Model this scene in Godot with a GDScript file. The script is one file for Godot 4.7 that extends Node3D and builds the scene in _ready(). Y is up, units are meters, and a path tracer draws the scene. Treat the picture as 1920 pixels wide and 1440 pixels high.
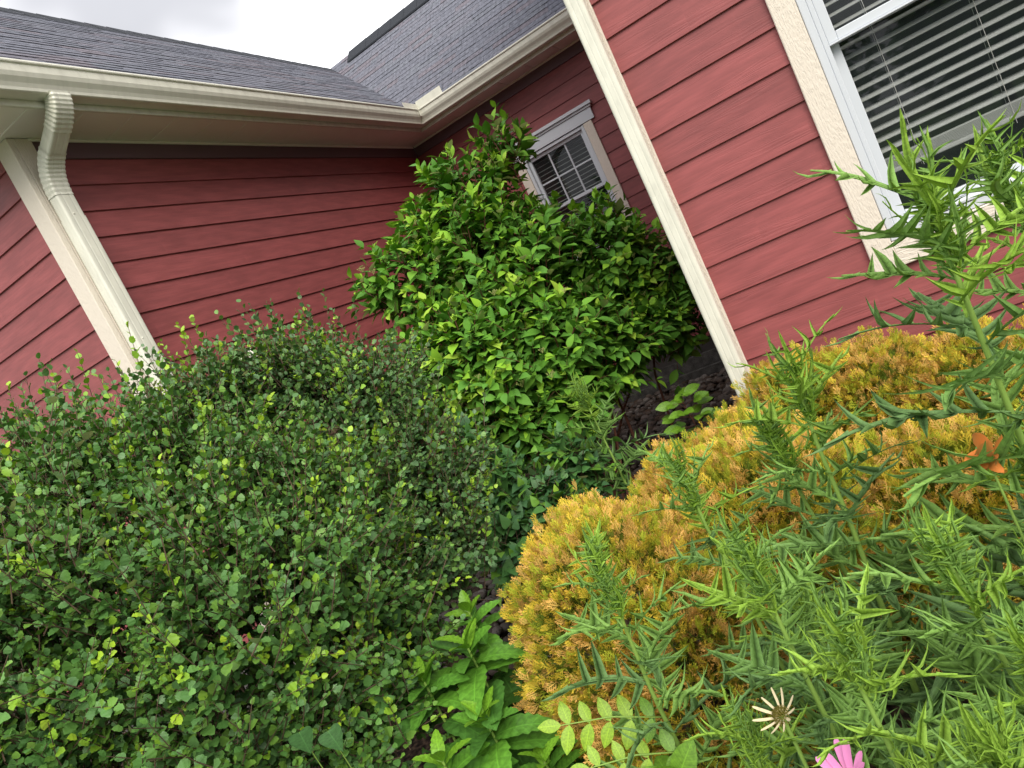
extends Node3D
# A red lap-sided house seen over a garden bed. Metres, y up, the camera stands at the origin of x and z, 1.56 m above the bed.

const EYE := 1.56
const COURSE := 0.1524          # exposure of one siding board
const A_Z := -3.142             # wall with the large window, faces +z
const B_Z := -6.65              # set-back wall with the small window, faces +z
const C_X := -3.28              # wall under the long gutter, faces +x
const D_Z := -2.48              # gable wall beyond the corner board, faces +z
const A_X := -0.50              # left end of the siding on the window wall
const RETURN_X := -0.58         # hidden return between the window wall and the set-back wall, faces -x
const SOFFIT := 3.377
const EAVE_Y := 3.515
const EAVE_X := -2.90
const EAVE_Z := -6.30
const RISE := 1.516             # run and rise of both 12:12 slopes

var rng := RandomNumberGenerator.new()
var M := {}
var taken := {}
var cam_basis := Basis(Vector3(0.82297, -0.43276, -0.36802), Vector3(0.33792, 0.89367, -0.29522), Vector3(0.45665, 0.11860, 0.88171))


func _ready():
	rng.seed = 20240611
	light_and_camera()
	make_materials()
	build_ground()
	build_house()
	build_plants()


# ---------------------------------------------------------------- camera, sky, sun

func light_and_camera():
	var cam := Camera3D.new()
	cam.name = "camera"
	cam.transform = Transform3D(cam_basis.orthonormalized(), Vector3(0, EYE, 0))
	cam.fov = 58.79
	cam.near = 0.02
	cam.far = 400.0
	add_child(cam)
	cam.current = true
	var env := Environment.new()
	env.background_mode = Environment.BG_SKY
	var sky := Sky.new()
	var pan := PanoramaSkyMaterial.new()
	pan.panorama = ImageTexture.create_from_image(cloud_image())
	sky.sky_material = pan
	env.sky = sky
	env.background_energy_multiplier = 1.0
	env.tonemap_mode = Environment.TONE_MAPPER_LINEAR
	env.tonemap_exposure = 2.5
	env.sdfgi_enabled = true
	env.ssao_enabled = true
	env.ssil_enabled = true
	var we := WorldEnvironment.new()
	we.name = "environment"
	we.environment = env
	add_child(we)
	var sun := DirectionalLight3D.new()
	sun.name = "sun"
	sun.light_energy = 0.5
	sun.light_color = Color(1.0, 0.97, 0.92)
	sun.light_angular_distance = 40.0
	sun.shadow_enabled = true
	add_child(sun)
	sun.look_at_from_position(Vector3(0.66, 1.0, 0.86), Vector3.ZERO, Vector3.UP)


func cloud_image() -> Image:
	# an overcast sky: brighter overhead, broken by soft grey cloud bellies all the way round
	var n := FastNoiseLite.new()
	n.seed = 11
	n.frequency = 1.0
	n.fractal_octaves = 5
	n.fractal_gain = 0.5
	var w := 768
	var h := 384
	var im := Image.create(w, h, false, Image.FORMAT_RGBF)
	for y in h:
		var el := (0.5 - (y + 0.5) / h) * PI
		for x in w:
			var az := (x + 0.5) / w * TAU
			var d := Vector3(cos(el) * cos(az), sin(el), cos(el) * sin(az))
			if d.y < 0:
				im.set_pixel(x, y, Color(0.16, 0.17, 0.14))
				continue
			var q := d / (d.y + 0.35)
			var v := n.get_noise_3d(q.x * 1.3 + 4.0, q.y * 1.3, q.z * 1.3 + 2.0)
			var g := smoothstep(-0.30, 0.28, v)
			var base := (1.0 + 1.6 * d.y) * 0.5
			var grey := Color(0.34, 0.345, 0.37)
			var white := Color(1.0, 1.0, 1.02)
			var c := grey.lerp(white, g) * base
			im.set_pixel(x, y, c)
	return im


# ---------------------------------------------------------------- helpers

func numbered(called: String) -> String:
	if not taken.has(called):
		taken[called] = 0
		return called
	taken[called] += 1
	return "%s_%03d" % [called, taken[called]]


func thing(called: String, label: String, category: String, at := Vector3.ZERO, group := "") -> Node3D:
	var o := Node3D.new()
	o.name = numbered(called)
	add_child(o)
	o.position = at
	o.set_meta("label", label)
	o.set_meta("category", category)
	if group != "":
		o.set_meta("group", group)
	return o


func put(parent: Node, called: String, mesh: Mesh, mat: Material, xf := Transform3D.IDENTITY) -> MeshInstance3D:
	var o := MeshInstance3D.new()
	o.name = called
	o.mesh = mesh
	if mat:
		o.material_override = mat
	o.transform = xf
	parent.add_child(o, true)
	return o


func holder(parent: Node, called: String) -> Node3D:
	var o := Node3D.new()
	o.name = called
	parent.add_child(o, true)
	return o


func tool() -> SurfaceTool:
	var st := SurfaceTool.new()
	st.begin(Mesh.PRIMITIVE_TRIANGLES)
	return st


func quad(st: SurfaceTool, a: Vector3, b: Vector3, c: Vector3, d: Vector3, hint: Vector3, uva := Vector2.ZERO, uvb := Vector2.ZERO, uvc := Vector2.ZERO, uvd := Vector2.ZERO):
	var n := (c - a).cross(b - a)
	if n.length_squared() < 1e-16:
		n = (d - a).cross(c - a)
	n = n.normalized()
	var vs := [a, b, c, d]
	var us := [uva, uvb, uvc, uvd]
	var order := [0, 1, 2, 0, 2, 3]
	if n.dot(hint) < 0:
		n = -n
		order = [0, 2, 1, 0, 3, 2]
	for i in order:
		st.set_normal(n)
		st.set_uv(us[i])
		st.add_vertex(vs[i])


func tri(st: SurfaceTool, a: Vector3, b: Vector3, c: Vector3, hint: Vector3):
	var n := (c - a).cross(b - a).normalized()
	var vs := [a, b, c]
	if n.dot(hint) < 0:
		n = -n
		vs = [a, c, b]
	for v in vs:
		st.set_normal(n)
		st.set_uv(Vector2(v.x + v.z, v.y))
		st.add_vertex(v)


func cbox(st: SurfaceTool, lo: Vector3, hi: Vector3, ch := 0.003, off := Vector2.ZERO):
	# a box with chamfered edges, UVs in metres (u along the longer side of the face)
	var c := (lo + hi) * 0.5
	var e := (hi - lo) * 0.5
	ch = minf(ch, minf(e.x, minf(e.y, e.z)) * 0.6)
	for ax in 3:
		var a1 := (ax + 1) % 3
		var a2 := (ax + 2) % 3
		for s in [-1.0, 1.0]:
			var n := Vector3.ZERO
			n[ax] = s
			var ps := []
			var uv := []
			for k in [[-1, -1], [1, -1], [1, 1], [-1, 1]]:
				var p := Vector3.ZERO
				p[ax] = s * e[ax]
				p[a1] = k[0] * (e[a1] - ch)
				p[a2] = k[1] * (e[a2] - ch)
				ps.append(c + p)
				if e[a1] > e[a2]:
					uv.append(off + Vector2(p[a1], p[a2]))
				else:
					uv.append(off + Vector2(p[a2], p[a1]))
			quad(st, ps[0], ps[1], ps[2], ps[3], n, uv[0], uv[1], uv[2], uv[3])
		# edges that run along ax
		for s1 in [-1.0, 1.0]:
			for s2 in [-1.0, 1.0]:
				var q := []
				for k in [[-1, 0], [1, 0], [1, 1], [-1, 1]]:
					var p := Vector3.ZERO
					p[ax] = k[0] * (e[ax] - ch)
					p[a1] = s1 * (e[a1] - (ch if k[1] == 1 else 0.0))
					p[a2] = s2 * (e[a2] - (ch if k[1] == 0 else 0.0))
					q.append(c + p)
				var n2 := Vector3.ZERO
				n2[a1] = s1
				n2[a2] = s2
				quad(st, q[0], q[1], q[2], q[3], n2)
	for sx in [-1.0, 1.0]:
		for sy in [-1.0, 1.0]:
			for sz in [-1.0, 1.0]:
				var s := Vector3(sx, sy, sz)
				tri(st, c + s * (e - Vector3(0, ch, ch)), c + s * (e - Vector3(ch, 0, ch)), c + s * (e - Vector3(ch, ch, 0)), s)


func box_part(parent: Node, called: String, lo: Vector3, hi: Vector3, mat: Material, ch := 0.003) -> MeshInstance3D:
	var st := tool()
	cbox(st, lo, hi, ch, Vector2(rng.randf(), rng.randf()) * 3.0)
	return put(parent, called, st.commit(), mat)


func tube(st: SurfaceTool, pts: Array, radii: Array, sides := 5, smooth := true):
	# a tapered round tube through the points
	var rings := []
	var side := Vector3.RIGHT
	for i in pts.size():
		var d: Vector3 = (pts[mini(i + 1, pts.size() - 1)] - pts[maxi(i - 1, 0)]).normalized()
		if absf(d.dot(side)) > 0.9:
			side = Vector3.FORWARD
		var x := (side - d * d.dot(side)).normalized()
		var y := d.cross(x)
		side = x
		var ring := []
		for k in sides:
			var a := TAU * k / sides
			var o := x * cos(a) + y * sin(a)
			ring.append([pts[i] + o * radii[i], o])
		rings.append(ring)
	for i in rings.size() - 1:
		for k in sides:
			var k2 := (k + 1) % sides
			var q := [rings[i][k], rings[i][k2], rings[i + 1][k2], rings[i + 1][k]]
			for j in [0, 2, 1, 0, 3, 2]:
				st.set_normal(q[j][1])
				st.set_uv(Vector2(float(k) / sides, i))
				st.add_vertex(q[j][0])


func lin(r: float, g: float, b: float) -> Color:
	return Color(r, g, b).linear_to_srgb()


func mat(color: Color, rough := 0.6, spec := 0.5) -> StandardMaterial3D:
	var m := StandardMaterial3D.new()
	m.albedo_color = color
	m.roughness = rough
	m.metallic_specular = spec
	return m


# ---------------------------------------------------------------- materials

func noise(freq: float, seed: int, octaves := 4) -> FastNoiseLite:
	var n := FastNoiseLite.new()
	n.seed = seed
	n.frequency = freq
	n.fractal_octaves = octaves
	return n


func tex(im: Image) -> ImageTexture:
	im.generate_mipmaps()
	return ImageTexture.create_from_image(im)


func gray_image(w: int, h: int, fn: Callable) -> Image:
	var im := Image.create(w, h, false, Image.FORMAT_RGB8)
	for y in h:
		for x in w:
			var v: float = clampf(fn.call(x, y), 0.0, 1.0)
			im.set_pixel(x, y, Color(v, v, v))
	return im


func make_materials():
	# embossed cedar grain of the siding: lines that run along the board, bent into arches in places
	var warp := noise(0.006, 3, 3)
	var fine := noise(0.02, 5, 2)
	var keep := noise(0.005, 9, 3)
	var grain := gray_image(1024, 256, func(x, y):
		var wv := warp.get_noise_2d(x * 0.35, y * 1.6) * 1.9
		var line := sin((y * 0.46 + wv * 9.0) + fine.get_noise_2d(x * 0.4, y * 4.0) * 1.5)
		var k := smoothstep(-0.2, 0.3, keep.get_noise_2d(x * 0.4, y * 2.0) + 0.55 * (y / 256.0 - 0.5))
		return 0.5 + 0.42 * signf(line) * pow(absf(line), 0.6) * k + 0.08 * fine.get_noise_2d(x * 0.3, y * 9.0))
	var soil := noise(0.012, 21, 4)
	var red_tone := Image.create(512, 128, false, Image.FORMAT_RGB8)
	var streak := noise(0.02, 33, 4)
	for y in 128:
		for x in 512:
			var v := 0.93 + 0.10 * soil.get_noise_2d(x, y * 2.0) + 0.05 * streak.get_noise_2d(x * 0.5, y * 6.0)
			red_tone.set_pixel(x, y, Color(v, v * 0.995, v))
	var grain_tex := tex(grain)
	var tone_tex := tex(red_tone)
	M.red = []
	for k in 4:
		var m := mat(lin(0.288, 0.074, 0.074) * (0.97 + 0.02 * k), 0.55, 0.45)
		m.albedo_texture = tone_tex
		m.heightmap_enabled = true
		m.heightmap_texture = grain_tex
		m.heightmap_scale = 0.04
		M.red.append(m)
	M.shade_maroon = mat(lin(0.115, 0.066, 0.082), 0.6)  # siding red darkened to maroon, shadow of the eave put into the colour
	# cream trim boards with a pressed wood texture
	var pit := noise(0.05, 41, 3)
	var ridge := noise(0.02, 43, 3)
	var rough_im := gray_image(512, 256, func(x, y):
		var a := pit.get_noise_2d(x * 0.35, y * 1.6)
		var b := absf(ridge.get_noise_2d(x * 0.5, y * 2.0))
		return 0.55 + 0.5 * a - 0.6 * smoothstep(0.03, 0.0, b))
	M.cream = mat(lin(0.66, 0.595, 0.51), 0.6)
	M.cream.heightmap_enabled = true
	M.cream.heightmap_texture = tex(rough_im)
	M.cream.heightmap_scale = 0.22
	M.cream.uv1_scale = Vector3(3.0, 6.0, 1)
	M.sage = mat(lin(0.73, 0.725, 0.625), 0.35, 0.5)       # enamelled aluminium of gutters and downspouts
	var dirt := noise(0.01, 77, 5)
	var dirt_im := gray_image(256, 256, func(x, y): return 0.95 + 0.05 * dirt.get_noise_2d(x * 3.0, y * 1.0) - 0.03 * smoothstep(0.1, 0.4, dirt.get_noise_2d(x * 6.0 + 300, y * 2.0)))
	M.sage.albedo_texture = tex(dirt_im)
	M.sage.uv1_triplanar = true
	M.sage.uv1_world_triplanar = true
	M.sage.uv1_scale = Vector3(1.2, 1.2, 1.2)
	M.soffit = mat(lin(0.78, 0.76, 0.69), 0.55)
	M.dark_gap = mat(lin(0.05, 0.045, 0.04), 0.8)
	M.vinyl = mat(lin(0.54, 0.57, 0.61), 0.35)
	M.glass = mat(Color(0.25, 0.28, 0.28, 0.12), 0.02, 0.36)
	M.glass.transparency = BaseMaterial3D.TRANSPARENCY_ALPHA
	M.slat = mat(lin(0.40, 0.42, 0.40), 0.45)
	M.room = mat(lin(0.06, 0.06, 0.06), 0.9)
	M.string = mat(lin(0.6, 0.6, 0.56), 0.8)
	# roof shingles: mineral granules
	var speck := noise(0.35, 51, 2)
	var cloud := noise(0.02, 53, 3)
	var gran := gray_image(512, 512, func(x, y): return 0.72 + 0.45 * speck.get_noise_2d(x, y) + 0.2 * cloud.get_noise_2d(x, y))
	var gran_tex := tex(gran)
	M.shingle = []
	M.shingle_lin = []
	for c in [[0.270, 0.280, 0.335], [0.258, 0.268, 0.322], [0.278, 0.282, 0.334], [0.280, 0.270, 0.318], [0.285, 0.264, 0.305], [0.248, 0.260, 0.312], [0.272, 0.286, 0.335]]:
		var m := mat(lin(c[0], c[1], c[2]), 0.95, 0.2)
		m.albedo_texture = gran_tex
		m.uv1_triplanar = true
		m.uv1_world_triplanar = true
		m.uv1_scale = Vector3(2.2, 2.2, 2.2)
		M.shingle.append(m)
		M.shingle_lin.append(Color(c[0], c[1], c[2]))
	M.shingle_far = M.shingle[0].duplicate()
	M.shingle_far.albedo_color = Color.WHITE
	M.shingle_far.vertex_color_use_as_albedo = true
	M.cap = mat(lin(0.055, 0.062, 0.075), 0.85, 0.3)
	M.cap.albedo_texture = gran_tex
	M.concrete = mat(lin(0.17, 0.165, 0.15), 0.9, 0.3)
	M.concrete.albedo_texture = gran_tex
	M.concrete.uv1_triplanar = true
	M.concrete.uv1_world_triplanar = true
	# bed of dark mulch
	var mulch := noise(0.05, 61, 5)
	var mulch_im := Image.create(512, 512, false, Image.FORMAT_RGB8)
	for y in 512:
		for x in 512:
			var v := clampf(0.5 + 0.8 * mulch.get_noise_2d(x, y), 0.05, 1.0)
			mulch_im.set_pixel(x, y, Color(0.30 * v + 0.05, 0.24 * v + 0.045, 0.19 * v + 0.04))
	M.mulch = mat(Color.WHITE, 0.95, 0.2)
	M.mulch.albedo_texture = tex(mulch_im)
	M.mulch.uv1_scale = Vector3(60, 60, 1)
	M.lawn = mat(lin(0.06, 0.11, 0.03), 0.9, 0.2)
	M.bounce_walk = mat(lin(0.52, 0.50, 0.46), 0.9, 0.3)
	M.bounce_walk.albedo_texture = gran_tex
	M.bounce_walk.uv1_triplanar = true
	M.bounce_walk.uv1_world_triplanar = true
	M.stone = mat(Color.WHITE, 0.8, 0.3)
	M.stone.vertex_color_use_as_albedo = true
	M.bark = mat(lin(0.11, 0.075, 0.05), 0.85, 0.3)
	M.red_twig = mat(lin(0.14, 0.06, 0.04), 0.7, 0.3)
	M.leaf = leaf_mat(Color.WHITE, 0.42, 0.45)
	M.leaf.vertex_color_use_as_albedo = true
	M.thuja = leaf_mat(Color.WHITE, 0.7, 0.25)
	M.thuja.vertex_color_use_as_albedo = true
	var mo := noise(0.03, 111, 4)
	var mottle := tex(gray_image(256, 256, func(x, y): return 0.92 + 0.22 * mo.get_noise_2d(x, y) + 0.14 * mo.get_noise_2d(x * 5.0, y * 5.0)))
	M.thistle = []
	for c in [[0.205, 0.375, 0.075], [0.17, 0.32, 0.075], [0.135, 0.255, 0.075], [0.28, 0.47, 0.055], [0.36, 0.33, 0.10]]:
		var m := leaf_mat(lin(c[0], c[1], c[2]), 0.62, 0.4)
		m.vertex_color_use_as_albedo = true
		m.albedo_texture = mottle
		m.uv1_triplanar = true
		m.uv1_scale = Vector3(3.0, 3.0, 3.0)
		M.thistle.append(m)
	M.thistle_stem = leaf_mat(lin(0.22, 0.36, 0.07), 0.55, 0.4)


func leaf_mat(c: Color, rough: float, spec: float) -> StandardMaterial3D:
	var m := mat(c, rough, spec)
	m.cull_mode = BaseMaterial3D.CULL_DISABLED
	m.backlight_enabled = true
	m.backlight = Color(0.5, 0.5, 0.32)
	return m


# ---------------------------------------------------------------- ground

func build_ground():
	var st := tool()
	var bed := noise(0.6, 71, 3)
	var n := 60
	for i in n:
		for j in n:
			var c := []
			var u := []
			for k in [[0, 0], [1, 0], [1, 1], [0, 1]]:
				var fx: float = (i + k[0]) / float(n) * 2.0 - 1.0
				var fz: float = (j + k[1]) / float(n) * 2.0 - 1.0
				var x := signf(fx) * pow(absf(fx), 3.0) * 120.0
				var z := signf(fz) * pow(absf(fz), 3.0) * 120.0 - 3.0
				c.append(Vector3(x, -0.02 + 0.03 * bed.get_noise_2d(x * 2.0, z * 2.0), z))
				u.append(Vector2(x, z) / 60.0)
			quad(st, c[0], c[1], c[2], c[3], Vector3.UP, u[0], u[1], u[2], u[3])
	var g := put(self, "ground", st.commit(), M.mulch)
	g.set_meta("kind", "structure")
	g.set_meta("label", "dark mulch and soil of the shaded garden bed")
	# unseen lawn; pale concrete strip added to bounce light onto walls and soffits
	var lawn := box_part(self, "lawn", Vector3(-60, -0.2, 2.2), Vector3(60, 0.02, 70), M.lawn, 0.01)
	lawn.set_meta("kind", "structure")
	var bounce_walk := box_part(self, "bounce_pavement", Vector3(-30, -0.2, -0.25), Vector3(30, 0.03, 2.19), M.bounce_walk, 0.01)
	bounce_walk.set_meta("kind", "structure")
	# river stones along the foot of the walls: nobody could count them
	var mm := MultiMesh.new()
	mm.transform_format = MultiMesh.TRANSFORM_3D
	mm.use_colors = true
	mm.mesh = pebble_mesh()
	var xs := []
	var cols := []
	for i in 9000:
		var x := rng.randf_range(-3.25, 0.6)
		var z := rng.randf_range(-6.6, -2.3)
		if z < A_Z and x > RETURN_X:
			continue
		var s := rng.randf_range(0.014, 0.034)
		var b := Basis.from_euler(Vector3(rng.randf_range(-0.4, 0.4), rng.randf() * TAU, rng.randf_range(-0.4, 0.4))).scaled(Vector3(s * 1.3, s * 0.8, s))
		xs.append(Transform3D(b, Vector3(x, rng.randf_range(-0.005, 0.03), z)))
		var t := rng.randf()
		var c := (Color(0.11, 0.075, 0.05).lerp(Color(0.19, 0.17, 0.15), t) if rng.randf() < 0.85 else Color(0.26, 0.24, 0.21)) * rng.randf_range(0.3, 0.9)
		cols.append(c)
	mm.instance_count = xs.size()
	for i in xs.size():
		mm.set_instance_transform(i, xs[i])
		mm.set_instance_color(i, cols[i])
	var o := MultiMeshInstance3D.new()
	o.name = "gravel"
	o.multimesh = mm
	o.material_override = M.stone
	add_child(o)
	o.set_meta("kind", "stuff")
	o.set_meta("label", "brown and grey river stones covering the bed by the walls")
	o.set_meta("category", "gravel")


func pebble_mesh() -> ArrayMesh:
	var s := SphereMesh.new()
	s.radius = 1.0
	s.height = 2.0
	s.radial_segments = 8
	s.rings = 4
	var arr := s.get_mesh_arrays()
	var st := tool()
	var nn := noise(0.7, 81, 2)
	for i in arr[Mesh.ARRAY_INDEX]:
		var v: Vector3 = arr[Mesh.ARRAY_VERTEX][i]
		st.add_vertex(v * (1.0 + 0.25 * nn.get_noise_3dv(v * 1.5)))
	st.generate_normals()
	return st.commit()


# ---------------------------------------------------------------- house

func board_mesh(O: Vector3, U: Vector3, N: Vector3, a: float, b: float, y0: float, h := COURSE + 0.025) -> ArrayMesh:
	# one lap board: thick butt edge below, leaning back to the wall above; O is on the plane of the butt edges
	var st := tool()
	var p := func(u: float, y: float, o: float) -> Vector3: return O + U * u + Vector3.UP * y + N * o
	var so := Vector2(rng.randf() * 5.0, rng.randf() * 0.1)
	var f0: Vector3 = p.call(a, y0, -0.0015)
	var f1: Vector3 = p.call(b, y0, -0.0015)
	var e0: Vector3 = p.call(a, y0 + 0.0015, 0.0)
	var e1: Vector3 = p.call(b, y0 + 0.0015, 0.0)
	var t0: Vector3 = p.call(a, y0 + h, -0.0125)
	var t1: Vector3 = p.call(b, y0 + h, -0.0125)
	var b0: Vector3 = p.call(a, y0, -0.0105)
	var b1: Vector3 = p.call(b, y0, -0.0105)
	var us := 0.55
	quad(st, e0, e1, t1, t0, N, so + Vector2(a * us, 0.98), so + Vector2(b * us, 0.98), so + Vector2(b * us, 0.02), so + Vector2(a * us, 0.02))
	quad(st, f0, f1, e1, e0, (N - Vector3.UP).normalized(), so, so + Vector2((b - a) * us, 0), so + Vector2((b - a) * us, 0.01), so + Vector2(0, 0.01))
	quad(st, b0, b1, f1, f0, Vector3.DOWN)
	quad(st, b0, f0, t0, t0 - N * 0.006, -U)
	quad(st, b1, f1, t1, t1 - N * 0.006, U)
	return st.commit()


func siding(parent: Node, O: Vector3, U: Vector3, N: Vector3, u0: float, u1: float, y_lo: float, y_hi: float, holes := []):
	# boards on one wall; holes are [u0, u1, y0, y1]
	var w := holder(parent, "siding_wall")
	var st := tool()
	var q := func(u: float, y: float) -> Vector3: return O + U * u + Vector3.UP * y - N * 0.017
	# sheathing behind the boards, with the openings left out
	var cuts := [u0, u1]
	for h in holes:
		cuts.append(h[0])
		cuts.append(h[1])
	cuts.sort()
	for i in cuts.size() - 1:
		var spans := [[y_lo, y_hi]]
		for h in holes:
			if cuts[i] >= h[0] - 1e-4 and cuts[i + 1] <= h[1] + 1e-4:
				spans = [[y_lo, h[2]], [h[3], y_hi]]
		for s in spans:
			if s[1] > s[0]:
				quad(st, q.call(cuts[i], s[0]), q.call(cuts[i + 1], s[0]), q.call(cuts[i + 1], s[1]), q.call(cuts[i], s[1]), N)
	put(w, "sheathing", st.commit(), M.dark_gap)
	var k := int(ceil((y_lo - EYE - 0.031) / COURSE))
	while EYE + 0.031 + k * COURSE < y_hi - 0.02:
		var y := EYE + 0.031 + k * COURSE
		k += 1
		var h := minf(COURSE + 0.025, y_hi - y)
		var parts := [[u0, u1]]
		for hole in holes:
			if y + COURSE > hole[2] + 0.005 and y < hole[3] - 0.005:
				# boards stop at the casing; where the casing ends inside the course the board runs behind it
				var out := []
				for p in parts:
					if hole[0] > p[0] and hole[1] < p[1]:
						out.append([p[0], hole[0]])
						out.append([hole[1], p[1]])
					else:
						out.append(p)
				parts = out
		for p in parts:
			put(w, "siding_board", board_mesh(O, U, N, p[0], p[1], y, h), M.red[rng.randi() % 4])
	return w


func build_house():
	var house := thing("house", "red lap-sided house with cream trim and grey shingle roofs", "house")
	var X := Vector3.RIGHT
	var Z := Vector3.BACK
	# siding: window wall, set-back wall, wall under the long gutter, gable wall, hidden return
	siding(house, Vector3(0, 0, A_Z), X, Z, A_X - 0.06, 3.2, 0.25, SOFFIT, [[0.150, 1.24, EYE - 0.52, EYE + 1.20]])
	siding(house, Vector3(0, 0, B_Z), X, Z, C_X - 0.01, RETURN_X, 0.22, SOFFIT - 0.105, [[-2.28, -1.53, EYE + 0.02, EYE + 1.22]])
	siding(house, Vector3(C_X, 0, 0), Z, X, B_Z, D_Z - 0.03, 0.22, SOFFIT - 0.105)
	siding(house, Vector3(0, 0, D_Z), X, Z, -5.6, C_X - 0.04, 0.22, SOFFIT, [[-5.3, -4.82, 0.6, 1.9]])
	siding(house, Vector3(RETURN_X, 0, 0), -Z, -X, -A_Z + 0.02, -B_Z, 0.22, SOFFIT)
	# top boards under the soffits, eave shade painted into their colour
	box_part(house, "shade_tinted_board", Vector3(C_X - 0.02, SOFFIT - 0.108, B_Z + 0.004), Vector3(C_X + 0.004, SOFFIT - 0.002, D_Z - 0.03), M.shade_maroon)
	box_part(house, "shade_tinted_board", Vector3(C_X + 0.006, SOFFIT - 0.108, B_Z - 0.02), Vector3(RETURN_X, SOFFIT - 0.002, B_Z + 0.003), M.shade_maroon)
	# foundation below the siding, two steps of concrete
	box_part(house, "foundation", Vector3(-5.6, -0.3, B_Z - 0.2), Vector3(C_X - 0.012, 0.24, D_Z - 0.012), M.concrete, 0.006)
	box_part(house, "foundation", Vector3(C_X + 0.002, -0.3, B_Z - 0.2), Vector3(RETURN_X + 0.004, 0.235, B_Z - 0.012), M.concrete, 0.006)
	box_part(house, "foundation", Vector3(C_X + 0.004, -0.3, B_Z - 0.008), Vector3(RETURN_X - 0.004, 0.10, B_Z + 0.03), M.concrete, 0.008)
	box_part(house, "foundation", Vector3(RETURN_X + 0.012, -0.3, B_Z), Vector3(3.2, 0.25, A_Z - 0.012), M.concrete, 0.006)
	# corner boards
	box_part(house, "corner_board", Vector3(A_X - 0.088, 0.2, A_Z - 0.03), Vector3(A_X, SOFFIT, A_Z + 0.012), M.cream)
	box_part(house, "corner_board", Vector3(A_X - 0.094, 0.2, A_Z - 0.12), Vector3(A_X - 0.076, SOFFIT, A_Z - 0.032), M.cream)
	box_part(house, "corner_board", Vector3(C_X - 0.105, 0.2, D_Z - 0.02), Vector3(C_X + 0.012, SOFFIT - 0.004, D_Z + 0.016), M.cream)
	box_part(house, "corner_board", Vector3(C_X - 0.012, 0.2, D_Z - 0.115), Vector3(C_X + 0.012, SOFFIT - 0.004, D_Z - 0.022), M.cream)
	build_eaves(house)
	build_roof(house)
	build_downspouts(house)
	big_window(house)
	small_window(house)
	# a window of the gable wall, of which only one casing shows
	var gw := holder(house, "window")
	box_part(gw, "casing", Vector3(-4.90, 0.52, D_Z - 0.02), Vector3(-4.80, 2.0, D_Z + 0.016), M.cream)
	box_part(gw, "casing", Vector3(-5.32, 0.52, D_Z - 0.02), Vector3(-5.22, 2.0, D_Z + 0.016), M.cream)
	box_part(gw, "casing", Vector3(-5.22, 1.9, D_Z - 0.02), Vector3(-4.90, 2.0, D_Z + 0.016), M.cream)
	box_part(gw, "casing", Vector3(-5.22, 0.52, D_Z - 0.02), Vector3(-4.90, 0.62, D_Z + 0.016), M.cream)
	box_part(gw, "pane", Vector3(-5.22, 0.62, D_Z - 0.05), Vector3(-4.90, 1.9, D_Z - 0.045), M.glass, 0.0005)
	room(house, Vector3(-5.55, 0.3, B_Z - 0.1), Vector3(C_X - 0.04, SOFFIT - 0.05, D_Z - 0.04), 2)
	# beige hooded vent on the wall under the long gutter
	var v := holder(house, "wall_vent")
	box_part(v, "flange", Vector3(C_X - 0.004, 1.86, -3.28), Vector3(C_X + 0.014, 1.98, -3.16), M.sage)
	var hs := tool()
	for i in 8:
		for j in 6:
			var c := []
			for k in [[0, 0], [1, 0], [1, 1], [0, 1]]:
				var a: float = PI * (i + k[0]) / 8.0
				var e: float = PI * 0.5 * (j + k[1]) / 6.0
				c.append(Vector3(C_X + 0.014 + 0.085 * sin(e), 1.875 + 0.09 * cos(e) * sin(a), -3.22 - 0.05 * cos(a) * (0.55 + 0.45 * cos(e))))
			quad(hs, c[0], c[1], c[2], c[3], Vector3(1, 1, 0))
	put(v, "hood", hs.commit(), M.soffit)


func room(parent: Node, lo: Vector3, hi: Vector3, open_axis_z: int):
	# dark room behind a wall, open towards +z where the wall stands
	var st := tool()
	var p := [Vector3(lo.x, lo.y, lo.z), Vector3(hi.x, lo.y, lo.z), Vector3(hi.x, hi.y, lo.z), Vector3(lo.x, hi.y, lo.z), Vector3(lo.x, lo.y, hi.z), Vector3(hi.x, lo.y, hi.z), Vector3(hi.x, hi.y, hi.z), Vector3(lo.x, hi.y, hi.z)]
	quad(st, p[0], p[1], p[2], p[3], Vector3(0, 0, 1))
	quad(st, p[0], p[4], p[7], p[3], Vector3(1, 0, 0))
	quad(st, p[1], p[5], p[6], p[2], Vector3(-1, 0, 0))
	quad(st, p[0], p[1], p[5], p[4], Vector3(0, 1, 0))
	quad(st, p[3], p[2], p[6], p[7], Vector3(0, -1, 0))
	put(parent, "interior_room", st.commit(), M.room)


func gutter_mesh(path: Array, outs: Array) -> ArrayMesh:
	# K-style gutter: profile [outward, height], swept along the path with mitred ends
	var prof := [[0.0, 0.13], [0.0, 0.004], [0.004, 0.0], [0.072, 0.0], [0.078, 0.004], [0.081, 0.018], [0.090, 0.036], [0.106, 0.058], [0.114, 0.078], [0.116, 0.100], [0.117, 0.112], [0.125, 0.118], [0.127, 0.124], [0.125, 0.131], [0.114, 0.131], [0.110, 0.124]]
	var st := tool()
	for i in path.size() - 1:
		for k in prof.size() - 1:
			var c := []
			for e in [[i, k], [i + 1, k], [i + 1, k + 1], [i, k + 1]]:
				var o: Vector3 = outs[e[0]]
				c.append(path[e[0]] + o * prof[e[1]][0] + Vector3.UP * prof[e[1]][1])
			var mid: Vector3 = (outs[i] + outs[i + 1]).normalized()
			var hint := mid + Vector3.DOWN * (1.2 if k in [2, 3] else 0.0)
			if k == 0:
				hint = -mid
			quad(st, c[0], c[1], c[2], c[3], hint)
	return st.commit()


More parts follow.
